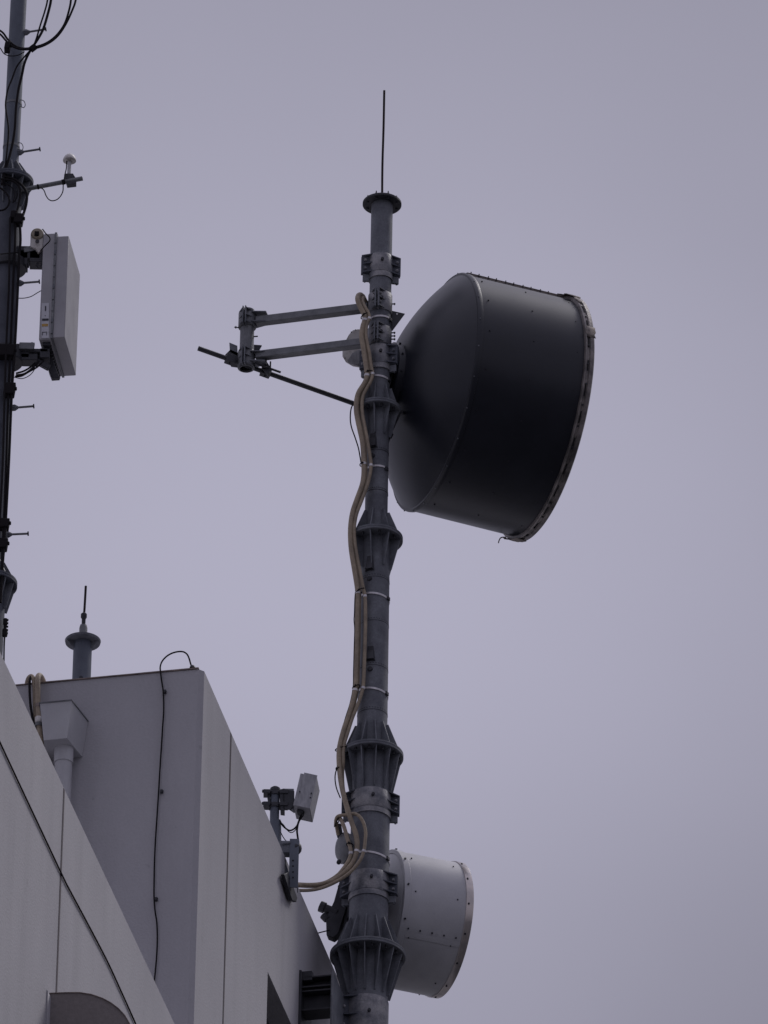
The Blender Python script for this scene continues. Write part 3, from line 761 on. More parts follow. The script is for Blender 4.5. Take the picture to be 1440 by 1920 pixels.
for (ya, yb, rr) in ((579, 606, .088), (652, 682, .084)):
    za, zb_ = zO(ya, rr), zO(yb, rr)
    mb = MB(); mb.lathe(oc(zb_), Z, [(0, r_ - .001), (0, rr), (.004, rr + .002), (za - zb_ - .004, rr + .002), (za - zb_, rr), (za - zb_, r_ - .001)], n=40)
    cl = obj('collar', mb, galv, ot)
    e = dirv(-14); s2 = e.cross(Z)
    for sg in (-1, 1):
        mb = MB(); mb.box(oc((za + zb_) / 2) + e * (rr + .02) + s2 * sg * .013, e, s2, Z, .03, .005, (za - zb_) / 2 + .01)
        for k in range(3):
            zz = zb_ + (za - zb_) * (.05 + .45 * k); qq = oc(zz)
            mb.prism([qq + e * (rr + .045) + s2 * sg * .018, qq + e * rr * .6 + s2 * sg * rr * .85, qq + e * rr * .6 + s2 * sg * .018], Z * .008)
        obj('lug', mb, steel, cl)
    qq = oc((za + zb_) / 2); e = (ends[0] - mc(0)); e.z = 0; e = -e.normalized(); s2 = e.cross(Z)
    for dz in (-.055, .055):
        mb = MB(); mb.prism([qq + Z * dz + e * .06 + s2 * .075, qq + Z * dz + e * .20 + s2 * .04, qq + Z * dz + e * .20 - s2 * .04, qq + Z * dz + e * .06 - s2 * .075], Z * .010)
        obj('gusset', mb, steel, cl)
mb = MB(); c = oc(zO(608, .08)) + dirv(-80) * .08; mb.cyl(c, c + dirv(-80) * .05, .006, n=8); mb.hexnut(c + dirv(-80) * .03, dirv(-80), .013, .01); obj('stud', mb, steel_dark, ot)
mb = MB(); c = oc(zO(624, .08)) + dirv(80) * .06; mb.cyl(c, c + dirv(80) * .05, .007, n=8); obj('stud', mb, steel_dark, ot)
yo = YO + .03
mb = MB(); mb.prism([P(430, 642, yo), P(445, 648, yo), P(446, 668, yo), P(431, 660, yo)], Vector((.0, .012, 0)))
obj('wing_plate', mb, steel, ot, bevel=.002); mb = MB()
mb.prism([P(422, 665, yo), P(432, 655, yo), P(448, 662, yo), P(446, 680, yo), P(430, 678, yo)], Vector((.02, .10, 0)))
obj('wing_plate', mb, steel_dark, ot, bevel=.002); mb = MB()
mb.prism([P(476, 646, yo), P(491, 647, yo), P(486, 656, yo), P(476, 655, yo)], Vector((.0, .02, 0)))
obj('wing_plate', mb, steel_dark, ot, bevel=.002)

# stabiliser strut from the outrigger post to the back of the dish
a = P(371.5, 653, YO - .12); b = P(738, 783, YM + .85)
stt = thing('stabiliser_strut', a, 'long dark straight tube slanting from the outrigger post to behind the mast', 'strut')
mb = MB(); mb.cyl(a, b, .0245, n=20); obj('tube', mb, steel_dark, stt, bevel=.002)
def on(t): return a + (b - a) * t
mb = MB(); d_ = (b - a).normalized(); s2 = d_.cross(Z).normalized(); n2 = s2.cross(d_)
for px1 in (.165, .345):
    mb = MB(); c = on(px1); mb.box(c, d_, s2, n2, .05, .036, .042); mb.cyl(c - n2 * .06, c + n2 * .05, .008, n=8)
    obj('saddle_clamp', mb, steel_dark, stt, bevel=.003)
mb = MB(); a2 = P(478, 681, YO - .06); b2 = P(526, 698, YO + .05); mb.cyl(a2, b2, .012, n=10)
for x_, y_, h_ in ((499, 677, .09), (507, 684, .075), (492, 686, .05)):
    c = P(x_, y_, YO); mb.cyl(c - Z * h_ / 2, c + Z * h_ / 2, .008, n=8)
mb.prism([P(491, 690, YO), P(499, 676, YO), P(508, 690, YO), P(503, 703, YO)], Vector((.01, .05, 0)))
obj('turnbuckle', mb, steel_dark, stt)

# ================================================================== cables on the mast
def mpath(pts):
    o = []
    for p in pts:
        y = p[1]
        off = p[2] if len(p) > 2 else (-.20 if y < 1000 else (-.19 if y < 1440 else -.19 - .08 * min(1, (y - 1440) / 60)))
        o.append(P(p[0], y, YM + off))
    return o
wg_main = [(684, 575, .12), (681, 560, .05), (677, 553, -.06), (672, 554, -.14), (670.5, 562), (675, 575), (682.5, 589), (684, 600), (680, 613), (678, 631), (681, 650), (684, 669), (687, 691), (688, 704), (684, 717.5), (673, 735), (668.5, 751), (668, 770), (671, 789), (675, 807.5), (679, 826), (681, 845), (682, 870), (682, 889), (679, 909), (670, 934), (661.5, 959), (657.5, 984), (657, 1009), (659, 1034), (664, 1065), (669, 1096), (670.5, 1112), (670, 1140), (669.5, 1170), (669, 1210), (667.5, 1247), (667, 1279), (665.5, 1294), (661, 1316), (654, 1341), (646, 1364), (639, 1389), (635.8, 1408), (635.8, 1432), (639, 1464), (646, 1497), (653, 1521), (660, 1544), (667, 1563), (669.5, 1580), (668.7, 1596), (664, 1612.5), (652.5, 1629), (637.5, 1642.5), (615, 1655.5), (590, 1660), (560, 1659.5, -.6), (530, 1655, -.9)]
wg_back = [(x + 3.2 if y < 1400 else x + 2, y + 1.5, (o[0] + .05 if o else -.12)) for (x, y, *o) in wg_main[1:46]]
wg_thin = [(692, 582, .10), (687, 566, .03), (681, 558, -.08), (680, 566, -.16), (685, 577), (690.5, 587), (692.5, 597), (688, 608), (685.8, 625), (688.7, 644), (692.5, 662.5), (696, 687), (698.5, 701), (695, 715), (686.5, 730), (680, 745), (678.7, 764), (680.5, 782.5), (685, 805), (690, 832.5), (693.7, 855), (695.6, 872.5), (693.5, 890), (687.5, 912.5), (677.5, 940), (670, 959), (665.8, 976), (664, 996), (665.8, 1021), (670, 1046), (676, 1077.5), (681, 1102.5), (684.3, 1118), (685.3, 1150), (685, 1185), (683.5, 1235), (682, 1272.5), (680.5, 1290), (674.5, 1311), (666.5, 1332), (660, 1348), (652.5, 1372), (645.5, 1395), (643.5, 1410), (643.5, 1428), (642, 1450, -.15), (643, 1475, -.12), (647, 1500, -.1), (652, 1530, -.1)]
grp = 'beige waveguide cables tied to the mast'
G = []
def cable(name, pts, r, mat_, label, cat='cable', group=None, sleeves=()):
    pp = mpath(pts)
    t = thing(name, pp[0], label, cat, group)
    mb = MB(); mb.tube(pp, r, n=16, sub=5); obj('jacket', mb, mat_, t, smooth=60)
    for (x, y) in sleeves:
        c = min(pp, key=lambda p_: abs(proj(p_)[1] - y) + abs(proj(p_)[0] - x)); k = pp.index(c)
        d_ = (pp[min(k + 1, len(pp) - 1)] - pp[max(k - 1, 0)]).normalized()
        mb = MB(); mb.cyl(c - d_ * .012, c + d_ * .012, r + .003, n=16); obj('sleeve', mb, band, t)
    return t
WGM = cable('waveguide_cable', wg_main, .0245, wave, 'thickest beige waveguide cable snaking down the left side of the mast', group=grp,
      sleeves=((684, 600), (688, 704), (682, 875), (670, 1117), (665.5, 1294), (668.7, 1596)))
cable('waveguide_cable', wg_back, .0205, wave, 'beige waveguide cable tucked just behind the thickest one', group=grp)
cable('waveguide_cable', wg_thin, .0175, wave, 'slim beige waveguide cable running right of the thickest one, nearest the pipe', group=grp,
      sleeves=((692.5, 597), (698.5, 701), (695.6, 872.5), (684.3, 1118), (680.5, 1290)))
cable('waveguide_cable', [(634, 1566, -.1), (631, 1550, -.14), (629.5, 1540, -.2), (632, 1532, -.22), (638, 1529, -.24), (648, 1528, -.25), (658, 1526, -.27), (666, 1526, -.28), (675, 1532, -.29), (682, 1544, -.29), (685.5, 1560, -.29), (684.5, 1578, -.29), (682, 1596, -.29), (675, 1613, -.29), (661, 1631, -.29), (641, 1647, -.29), (616, 1660, -.29), (590, 1668, -.4), (560, 1669.5, -.6), (530, 1666, -.9)], .0165, wave,
      'beige waveguide cable making the widest loop beside the lower dish', group=grp, sleeves=((682, 1596),))
cable('waveguide_cable', [(631, 1536, -.12), (637, 1534, -.2), (643, 1545, -.25), (648, 1560, -.26), (652, 1575, -.27), (656.5, 1588, -.27), (658, 1600, -.27), (654, 1613, -.27), (645, 1627, -.27), (633, 1641, -.27), (612, 1654, -.27), (590, 1658.5, -.4), (560, 1658, -.6), (530, 1654, -.9)], .019, wave,
      'beige waveguide cable making the tightest inner loop above the small dish mount', group=grp, sleeves=((658, 1600),))
cable('mast_cable', [(662, 757, -.15), (658, 768, -.16), (656.8, 785, -.17), (659, 801, -.18), (666, 821, -.19), (672, 840, -.19), (675, 856, -.2), (677.5, 870, -.2)], .0065, rubber, 'thin black cable bowing out left of the waveguides below the strut', group='thin black cables on the mast')
cable('mast_cable', [(636, 1438, -.22), (632, 1441, -.22), (629, 1450, -.22), (628.3, 1462, -.22), (631, 1478, -.24), (638, 1496, -.27)], .0060, rubber, 'thin black cable bowing out left of the waveguides above the lower clamp', group='thin black cables on the mast')
cable('mast_cable', [(668, 1100, -.2), (665.5, 1120, -.2), (664.5, 1150, -.2), (663.8, 1163, -.2), (665, 1180, -.2), (664, 1215, -.2), (662.8, 1260, -.2), (662, 1290, -.2), (656, 1320, -.2), (648, 1345, -.2), (640, 1375, -.2), (634, 1400, -.2)], .005, rubber, 'thin black cable hugging the outer side of the thickest waveguide', group='thin black cables on the mast')
# cable ties
tie_rows = [((678, 592), (690, 585), .19), ((684, 697), (700, 694), .19), ((676, 868), (686, 868), .19), ((667, 1109), (683, 1101), .19), ((662, 1287), (674, 1283), .19), ((630, 1403), (652, 1399), .17), ((631, 1438), (641, 1437), .17), ((629, 1544), (637, 1530), .2), ((651, 1580), (661, 1582), .26)]
for (p1, p2, o_) in tie_rows:
    a = P(p1[0], p1[1], YM - o_ - .032); b = P(p2[0], p2[1], YM - o_ - .028)
    c0_ = (a + b) / 2 + Vector((0, .035, 0)); hv = (b - a) / 2; hv = hv + hv.normalized() * .006
    mb = MB(); mb.tube([c0_ + hv * math.cos(t_ * math.pi / 6) - Vector((0, 1, 0)) * (.040 * math.sin(t_ * math.pi / 6)) for t_ in range(13)], .0055, n=6, sub=2)
    mb.box(c0_ - Vector((0, .040, 0)) - hv * .3, hv.normalized(), Vector((0, 1, 0)), Z, .009, .007, .009)
    obj('tie', mb, rubber, WGM)

# radio unit behind the outrigger (pale, chipped)
ru_ = thing('radio_unit', P(656, 652, YM + .4), 'dirty pale drum-shaped radio unit half hidden behind the lower outrigger beam', 'radio unit')
yy = YM + .30
mb = MB(); poly = [(641, 668), (641, 655), (646, 640), (653, 627), (661, 618), (672, 616), (685, 620), (688, 660), (680, 680), (668, 685), (656, 683), (647, 678)]
mb.prism([P(x, y, yy) for x, y in poly], Vector((.04, .05, 0))); obj('housing', mb, dirtywhite, ru_, bevel=.012)
mb = MB(); mb.prism([P(x, y, yy - .012) for x, y in ((650, 678), (660, 662), (673, 655), (684, 660), (680, 678), (668, 684.5), (656, 682))], Vector((.02, .03, 0))); obj('cover', mb, unit_grey, ru_, bevel=.006)
for x, y in ((648, 674), (668, 621), (660, 625), (657, 680)):
    mb = MB(); c = P(x, y, yy + .01); mb.cyl(c, c + Vector((-.01, -.012, .012)), .007, n=6); obj('screw', mb, steel_dark, ru_)
# round grey unit near the small dish
r2 = thing('radio_unit', P(642, 1592, YM - .02), 'rounded grey radio unit left of the mast above the smaller dish mount', 'radio unit')
c = P(643, 1590, YM - .05); e = Vector((math.sin(R(-62)), -math.cos(R(-62)) * .9, -.15)).normalized()
mb = MB(); mb.lathe(c - e * .10, e, [(0, 0), (0, .13), (.05, .145), (.10, .145), (.125, .12), (.14, .07), (.145, 0)], n=40); obj('housing', mb, galv, r2, smooth=40)
mb = MB(); mb.lathe(c - e * .02, e, [(0, .147), (0, .156), (.012, .156), (.012, .147)], n=40, closed=True); obj('rim', mb, galv, r2)
mb = MB(); c2 = P(636, 1615, YM - .1); mb.cyl(c2, c2 + Vector((-.005, -.03, -.03)), .022, n=12); obj('connector', mb, steel_dark, r2)
mb = MB(); c2 = P(630, 1546, YM - .1); mb.box(c2, Vector((1, 0, 0)), Vector((0, 1, 0)), Z, .02, .02, .02); mb.cyl(P(634, 1546, YM - .06), P(638, 1570, YM - .04), .03, n=14); obj('cable_entry', mb, steel_dark, r2, bevel=.004)

# ================================================================== small box antenna and its bracket on the roof edge
sC, _ = SW(F(548, 1670)); YCb = F(548, 1670).y
bk = thing('roof_edge_bracket', F(545, 1672), 'grey perforated steel channel bolted on the roof edge left of the mast', 'bracket')
yb_ = F(551, 1640, .09).y
tl = P(545, 1573, yb_); tr = P(559, 1575, yb_); bl = P(543, 1664, yb_); br_ = P(558, 1671, yb_)
hch = tl.z - bl.z
mb = MB(); cc = P(551, 1620, yb_); cw = .088
mb.box(Vector((cc.x, cc.y, (tl.z + bl.z) / 2)), Vector((1, 0, 0)), Vector((0, 1, 0)), Z, cw / 2, .005, hch / 2)
for sg in (-1, 1): mb.box(Vector((cc.x + sg * (cw / 2 - .004), cc.y + .05, (tl.z + bl.z) / 2)), Vector((1, 0, 0)), Vector((0, 1, 0)), Z, .004, .045, hch / 2)
ch_ = obj('channel', mb, steel_far, bk)
for y in (1613.5, 1624, 1635, 1645.5):
    mb = MB(); c = P(549.5, y, yb_ - .0055); mb.cyl(c, c - Vector((0, .0015, 0)), .009, n=12); obj('hole', mb, hole_m, ch_)
mb = MB(); mb.prism([F(x, y, .02) for x, y in ((526, 1640), (534, 1636), (551, 1684), (549, 1692), (541, 1688))], v * .035); obj('base_plate', mb, steel_dark, bk, bevel=.004)
mb = MB(); mb.prism([P(534, 1612, yb_ + .06), P(543, 1640, yb_ + .06), P(543, 1670, yb_ + .06), P(534, 1655, yb_ + .06)], Vector((0, .02, 0))); obj('cheek', mb, steel_far, bk)
mb = MB(); mb.box(P(538, 1592, yb_ + .05), Vector((1, 0, 0)), Vector((0, 1, 0)), Z, .07, .05, .065); mb.cyl(P(528, 1582, yb_), P(545, 1580, yb_), .02, n=8); obj('tie_block', mb, steel, bk, bevel=.006)
mb = MB(); c = P(563, 1591, yb_ + .05); mb.lathe(c - Vector((.05, 0, 0)), Vector((1, 0, 0)), [(0, 0), (0, .06), (.04, .055), (.06, .03), (.065, 0)], n=20); obj('end_cap', mb, steel_dark, bk)
yp = yb_ + .12
ba = thing('box_antenna', P(514, 1580, yp), 'small grey weathered box antenna on a short pole above the roof edge', 'antenna')
xp = P(515, 1520, yp).x
def pc_(y): return Vector((xp, yp, P(515, y, yp).z))
mb = MB(); mb.cyl(pc_(1565), pc_(1480), .044, n=28); obj('pole', mb, steel_far, ba, bevel=.004)
mb = MB(); mb.cyl(pc_(1640) + Vector((.03, 0, 0)), pc_(1541) + Vector((.012, 0, 0)), .052, n=28); obj('pole_socket', mb, steel_far, ba, bevel=.004)
mb = MB(); mb.lathe(pc_(1484), Z, [(0, .046), (0, .05), (.03, .048), (.045, .03), (.05, 0)], n=24); obj('pole_cap', mb, steel_dark, ba)
for y in (1489, 1512):
    mb = MB(); c = pc_(y); mb.lathe(c - Z * .022, Z, [(0, .042), (0, .056), (.044, .056), (.044, .042)], n=28, closed=True)
    mb.box(c + Vector((-.078, -.01, 0)), Vector((1, 0, 0)), Vector((0, 1, 0)), Z, .032, .05, .020)
    mb.box(c + Vector((.085, -.01, 0)), Vector((1, 0, 0)), Vector((0, 1, 0)), Z, .040, .05, .020)
    mb.cyl(c + Vector((-.125, -.045, .004)), c + Vector((.14, -.045, .004)), .0075, n=8)
    mb.hexnut(c + Vector((-.122, -.045, .004)), Vector((1, 0, 0)), .017, .013)
    obj('pole_clamp', mb, steel_dark, ba, bevel=.004)
mb = MB(); mb.prism([P(501, 1491, yp - .03), P(506, 1486, yp - .03), P(508, 1513, yp - .03), P(505, 1516, yp - .03)], Vector((0, .05, 0))); obj('clamp_link', mb, steel_dark, ba, bevel=.003)
mb = MB(); mb.prism([P(524, 1480, yp - .05), P(533, 1478, yp - .05), P(534, 1520, yp - .05), P(526, 1519, yp - .05)], Vector((0, .10, 0))); obj('clamp_link', mb, steel_dark, ba, bevel=.003)
mb = MB(); mb.prism([P(531, 1479, yp - .05), P(552, 1483, yp - .05), P(552, 1509, yp - .05), P(545, 1518, yp - .05), P(531, 1517, yp - .05)], Vector((0, .012, 0))); obj('side_plate', mb, steel_dark, ba, bevel=.003)
mb = MB(); c = P(540, 1495, yp); mb.box(c, Vector((1, 0, 0)), Vector((0, 1, 0)), Z, .055, .04, .075); mb.box(P(550, 1510, yp), Vector((.8, 0, -.6)), Vector((0, 1, 0)), Vector((.6, 0, .8)), .05, .035, .05); obj('tilt_bracket', mb, steel, ba, bevel=.006)
Y0 = yp - .10
A = P(549.5, 1509, Y0); B = P(581, 1516, Y0); Cc = P(594.5, 1456, Y0 + .03); Dd = P(586.5, 1543, Y0 + .20)
ew = B - A; eu = Cc - B; ed = Dd - B
mb = MB(); vs = [A, B, B + eu, A + eu, A + ed, B + ed, B + ed + eu, A + ed + eu]
mb.add(vs, [(0, 1, 2, 3), (4, 5, 6, 7), (0, 1, 5, 4), (1, 2, 6, 5), (2, 3, 7, 6), (3, 0, 4, 7)]); obj('housing', mb, unit_grey, ba, bevel=.008)
mb = MB(); o1 = A * .78 + B * .22; fn = ew.cross(eu).normalized(); fn = fn if fn.y < 0 else -fn
mb.prism([o1 - eu * .01, B + ew * .01 - eu * .01, B + ew * .01 + eu * 1.03, o1 + eu * 1.03], fn * .006); lid = obj('lid', mb, unit_grey, ba, bevel=.002)
for x, y in ((562, 1486), (584, 1489), (582, 1497)):
    mb = MB(); c = P(x, y, Y0 + .01) + fn * .012; mb.cyl(c, c + fn * .006, .008, n=8); obj('screw', mb, steel_dark, ba)
mb = MB(); mb.box(A * .6 + B * .4 + ed * .35 - eu * .02, ew.normalized(), ed.normalized(), eu.normalized(), .03, .03, .025); obj('connector', mb, steel_dark, ba, bevel=.004)
def pth(pts, Y): return [P(x, y, Y) for x, y in pts]
for i, (pts, r_, Yy) in enumerate((
        ([(565, 1528), (560, 1540), (557, 1548), (550, 1555), (542, 1557), (533, 1551), (528, 1545), (524, 1537)], .0085, yp - .03),
        ([(563, 1528), (558, 1545), (554, 1556), (547, 1561), (540, 1558), (531, 1546), (525, 1541)], .0045, yp - .05),
        ([(567, 1530), (560, 1541), (557, 1556), (558, 1568), (560, 1580)], .0095, yp - .04),
        ([(526, 1560), (530, 1568), (534, 1574), (537, 1577)], .0045, yp - .06))):
    mb = MB(); mb.tube(pth(pts, Yy), r_, n=8); obj('lead', mb, rubber, ba)

# ================================================================== left mast
YL = YM - 5.8
sL = S0 * YL / YM
TOPL = P(38, -60, YL); BOT = P(35 - .050 * 1330, 1330, YL)
axd = (TOPL - BOT).normalized()
def lx(y): return 35 - .050 * y
def lp(y): 
    q_ = P(lx(y), y, YL); t = (q_ - BOT).dot(axd); return BOT + axd * t
def lpx(x, y, off=-.2): return P(x, y, YL + off)
def lring(y, r): return P(lx(y), y, YL - r).z
def lat(z): return BOT + axd * ((z - BOT.z) / axd.z)
lm = thing('antenna_mast', lat(ZA - .35), 'dark cable-wrapped steel mast cut off by the left edge of the photo', 'mast')
zf1 = lring(322, 46 * sL); zf2 = lring(1073, 52 * sL)
for (a_, b_, r1, m_) in ((TOPL.z, zf1, 15.6 * sL, steel_far), (zf1, zf2, 25 * sL, steel_shaded), (zf2, ZA - .35, 31 * sL, steel_shaded)):  # middle and lower pipe carry their shade in the steel colour
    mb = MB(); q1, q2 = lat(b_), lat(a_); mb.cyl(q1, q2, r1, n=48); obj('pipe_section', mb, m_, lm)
for z_, r_, ru2, rl2 in ((zf1, 46 * sL, 15.6 * sL, 25 * sL), (zf2, 52 * sL, 25 * sL, 31 * sL)):
    mb = MB(); mb.lathe(lat(z_), axd, [(0, .1), (0, r_ - .003), (.004, r_), (.02, r_), (.023, r_ - .004), (.026, r_), (.044, r_), (.046, r_ - .004), (.046, .06)], n=64); f_ = obj('flange', mb, steel_shaded, lm)
    for k in range(12):
        e = dirv(12 + 30 * k); s2 = e.cross(Z); c = lat(z_ + .046)
        mb = MB(); mb.prism([c + e * (ru2 - .01), c + e * (r_ - .02), c + e * (ru2 + .02) + Z * .18, c + e * (ru2 - .01) + Z * .18], s2 * .01); obj('rib', mb, steel, f_)
        c = lat(z_); mb = MB(); mb.prism([c + e * (rl2 - .01), c + e * (r_ - .015), c + e * (rl2 + .02) - Z * .26, c + e * (rl2 - .01) - Z * .26], s2 * .01); obj('rib', mb, steel, f_)
for (x1, y1, x2, y2, rr) in ((43, 61.5, 87, 54.5, 15), (31, 286.5, 76, 279.5, 15), (32, 531.5, 75, 528, 24), (21, 765, 64.5, 761.5, 24), (9, 1002.5, 54, 1000.5, 22)):
    a = lpx(x1, y1, -.02); b = lpx(x2, y2, -.03); d_ = (b - a).normalized(); Lb = (b - a).length
    mb = MB(); mb.cyl(a + d_ * Lb * .2, b, .0105, n=10); sb = obj('step_bolt', mb, galv, lm)
    mb = MB(); mb.cyl(a - d_ * .03, a + d_ * Lb * .18, .030, n=6); mb.cyl(a + d_ * Lb * .18, a + d_ * Lb * .30, .028, .013, n=12); obj('nut', mb, steel, sb)
    mb = MB(); mb.cyl(b - d_ * .012, b, .021, n=12); obj('head', mb, steel_dark, sb)
for y in (188, 268):
    mb = MB(); c = lat(lring(y, 15.6 * sL)); mb.lathe(c, axd, [(-.012, 15.9 * sL), (-.012, 16.4 * sL), (.012, 16.4 * sL), (.012, 15.9 * sL)], n=40, closed=True)
    c2 = lpx(lx(y) + 15, y + 6, -.02); mb.tube([c2 + Vector((-.02, -.02, .03)), c2 + Vector((.02, -.02, .015)), c2 + Vector((.035, -.02, -.03)), c2 + Vector((.02, -.02, -.06)), c2 + Vector((-.015, -.02, -.04))], .004, n=6)
    obj('strap', mb, galv, lm)
# black cable clamps
for (x, y, hw, hh) in ((35, 413, .042, .050), (26, 406, .03, .04), (18, 732, .05, .06), (8, 984, .045, .045), (5, 1022, .045, .05), (3, 660, .12, .06), (14, 89, .026, .04)):
    mb = MB(); c = lpx(x, y, -.17); mb.box(c, Vector((1, 0, 0)), Vector((0, 1, 0)), Vector((.12, 0, 1)).normalized(), hw, .05, hh); mb.cyl(c + Vector((hw, -.03, 0)), c + Vector((hw + .018, -.03, 0)), .02, n=8)
    obj('cable_clamp', mb, rubber, lm, bevel=.01)
mb = MB(); c = lpx(10, 1166, -.1); mb.cyl(c + Z * .03, c - Z * .03, .02, n=8); mb.cyl(c - Z * .02, c - Z * .10, .014, n=8); mb.cyl(c - Z * .08, c - Z * .15, .024, n=8)
for k in range(5): mb.cyl(c + Vector((.0, 0, .02 - .035 * k)), c + Vector((.028, 0, .02 - .035 * k)), .010, n=6)
obj('plug', mb, rubber, lm)

lgrp = 'black cables on the left mast'
lc = [
    ([(97, -30), (95.6, 0), (90, 25), (81.6, 53), (73, 70), (64, 84), (55, 98), (46, 118), (41, 141), (34.5, 169), (30, 204), (28, 239), (24, 267), (18, 292), (11, 317), (4, 345)], .0135, 'black cable crossing the top left mast and running down its right side'),
    ([(91, -30), (89, 0), (84, 21), (76, 46), (67.5, 74.5), (60, 90), (48, 104), (32, 124), (22.5, 148), (14.5, 169), (10.5, 197), (14, 225), (16, 246), (13, 285), (7, 330)], .009, 'thinner black cable bending in front of the top left mast, nearest its middle'),
    ([(134, -30), (133, 0), (129, 21), (121, 45), (107, 65), (90, 79), (70, 87), (46, 91), (28, 86), (14, 73), (4, 60), (-15, 50)], .011, 'inner black cable of the two big hanging loops at the top left'),
    ([(146, -30), (142, 0), (136, 18), (124, 44), (109, 66.5), (91, 81), (70, 89.5), (46, 93), (26, 88.5), (12, 77), (0, 64), (-15, 56)], .011, 'outer black cable of the two big hanging loops at the top left'),
    ([(-10, 86), (0, 90), (8, 101), (21, 105), (35, 103), (46, 97)], .0055, 'thin black cable sagging across the left mast below the big loops'),
    ([(4, 330), (14, 332), (28, 337), (42, 348.5), (50, 362.5), (49, 384), (41, 410)], .0135, 'black cable bulging outermost to the right below the upper flange of the left mast'),
    ([(2, 336), (20, 338), (32, 345), (38, 357), (36, 377), (29, 408)], .0115, 'black cable bulging just inside the outermost one below the upper flange'),
    ([(2, 347), (14, 346), (24, 354), (28, 366), (24, 380), (31, 372), (33, 362)], .006, 'thin curled black cable below the upper flange of the left mast'),
    ([(-4, 395), (8, 393), (16, 384), (17, 372), (10, 360), (0, 352)], .010, 'round coil of black cable on the face of the left mast'),
    ([(19, 408), (18, 470), (16.5, 540), (12, 640), (8, 760), (5, 870), (-1, 980)], .011, 'black cable running down the middle of the left mast'),
    ([(29, 408), (28, 460), (25, 520), (21, 620), (15, 760), (12, 860), (7, 980), (1, 1100)], .012, 'black cable running down the left mast, second from its right edge'),
    ([(37, 415), (38.5, 450), (36, 480), (33.5, 540), (28.5, 640), (22, 740), (17, 860), (9.5, 1000), (5, 1060), (1, 1130)], .013, 'black cable running down along the right edge of the left mast'),
    ([(-10, 478), (5, 476), (25, 474), (35, 473)], .006, 'thin black cable strung sideways across the left mast beside the panel antenna top'),
    ([(33, 559), (45, 559), (58, 556), (70, 549), (79, 544)], .0045, 'thin slack wire between the left mast and the panel antenna'),
    ([(9, 1192), (8, 1205), (7.5, 1225), (7.2, 1250)], .008, 'short black cable hanging from the plug at the foot of the left mast'),
]
for i, (pts, r_, lb) in enumerate(lc):
    Yo = -.19 - .006 * (i % 5)
    if i == 13: Yo = -.05
    mb = MB(); mb.tube([lpx(x, y, Yo) for x, y in pts], r_ * .93, n=8); solo('mast_cable', mb, rubber, lb, 'cable', lgrp, smooth=60)
mb = MB(); c = lpx(62, 90, -.2); mb.box(c, Vector((.7, 0, .7)), Vector((0, 1, 0)), Vector((-.7, 0, .7)), .03, .025, .022); mb.tube([c, c + Vector((.02, -.02, -.02)), c + Vector((.03, -.02, -.03))], .008, n=6)
mb2 = mb; solo('cable_tie', mb2, rubber, 'black tie knotting the cables together beside the top of the left mast', 'cable tie')

# satellite timing antenna on its arm
a = lpx(30, 358, -.08); b = lpx(155, 334.5, -.12); d_ = (b - a).normalized()
mb = MB(); mb.cyl(a, b, .0215, n=20); arm = obj('antenna_arm', mb, galv, lm, bevel=.002)
mb = MB(); c = a + d_ * ((b - a).length * .33); mb.cyl(c - d_ * .008, c + d_ * .008, .026, n=16); obj('tape', mb, rubber, arm); mb = MB(); c = a + d_ * ((b - a).length * .72); mb.cyl(c - d_ * .02, c + d_ * .01, .026, n=16); obj('tape', mb, rubber, arm)
ga = thing('domed_antenna', lpx(131, 330, -.1), 'small off-white mushroom-shaped antenna standing at the arm tip', 'antenna')
c = P(130.3, 303, YL - .1)
def gz(y): return P(130, y, YL - .1).z - c.z
mb = MB(); mb.lathe(c, Z, [(-.004, .02), (0, .050), (.006, .061), (.014, .062), (.034, .057), (.056, .045), (.074, .027), (.083, .010), (.084, 0)], n=40); obj('dome', mb, dirtywhite, ga, smooth=50)
mb = MB(); mb.cyl(c + Z * gz(332), c, .0175, n=20); obj('stem', mb, white, ga)
mb = MB(); cc = P(131, 335, YL - .1)
mb.prism([P(120, 327, YL - .13), P(123, 325, YL - .13), P(137, 325, YL - .13), P(143, 335, YL - .13), P(143, 344, YL - .13), P(126, 346, YL - .13)], Vector((0, .06, 0)))
for x in (126, 137): mb.cyl(P(x, 346, YL - .1), P(x, 338, YL - .1), .007, n=8)
obj('bracket', mb, steel_dark, ga, bevel=.003)
mb = MB(); mb.tube([lpx(125, 302, -.16), lpx(124.5, 315, -.16), lpx(122, 326, -.16), lpx(120, 338, -.16), lpx(118.5, 348, -.15), lpx(118, 358, -.15), lpx(114, 367, -.15), lpx(107, 374, -.15), lpx(98, 376.5, -.15), lpx(91, 373.5, -.15), lpx(86, 366, -.15), lpx(83, 358, -.15), lpx(79, 353.5, -.15), lpx(74, 352.5, -.14)], .0052, n=8); obj('lead', mb, rubber, ga)

# panel antenna
pa = thing('panel_antenna', lpx(100, 640, 0), 'tall pale grey box-shaped panel antenna bracketed to the left mast', 'panel antenna')
az = R(8); uu = Vector((math.sin(az), math.cos(az), 0)); vv = Vector((math.cos(az), -math.sin(az) , 0))
Yp = YL - .15
c1 = P(129, 442, Yp); c2 = P(121, 632, Yp)            # near vertical edge of the front part
Hh = (c1 - c2).length; tz = (c1 - c2).normalized()
Dp = .665
def pt(w_, s_, h_): return c2 + vv * w_ + uu * s_ + tz * h_
def pbox(w1, w2, s1, s2, h1, h2):
    m_ = MB(); vs = [pt(w_, s_, h_) for h_ in (h1, h2) for s_ in (s1, s2) for w_ in (w1, w2)]
    m_.add(vs, [(0, 1, 3, 2), (4, 6, 7, 5), (0, 4, 5, 1), (2, 3, 7, 6), (0, 2, 6, 4), (1, 5, 7, 3)]); return m_
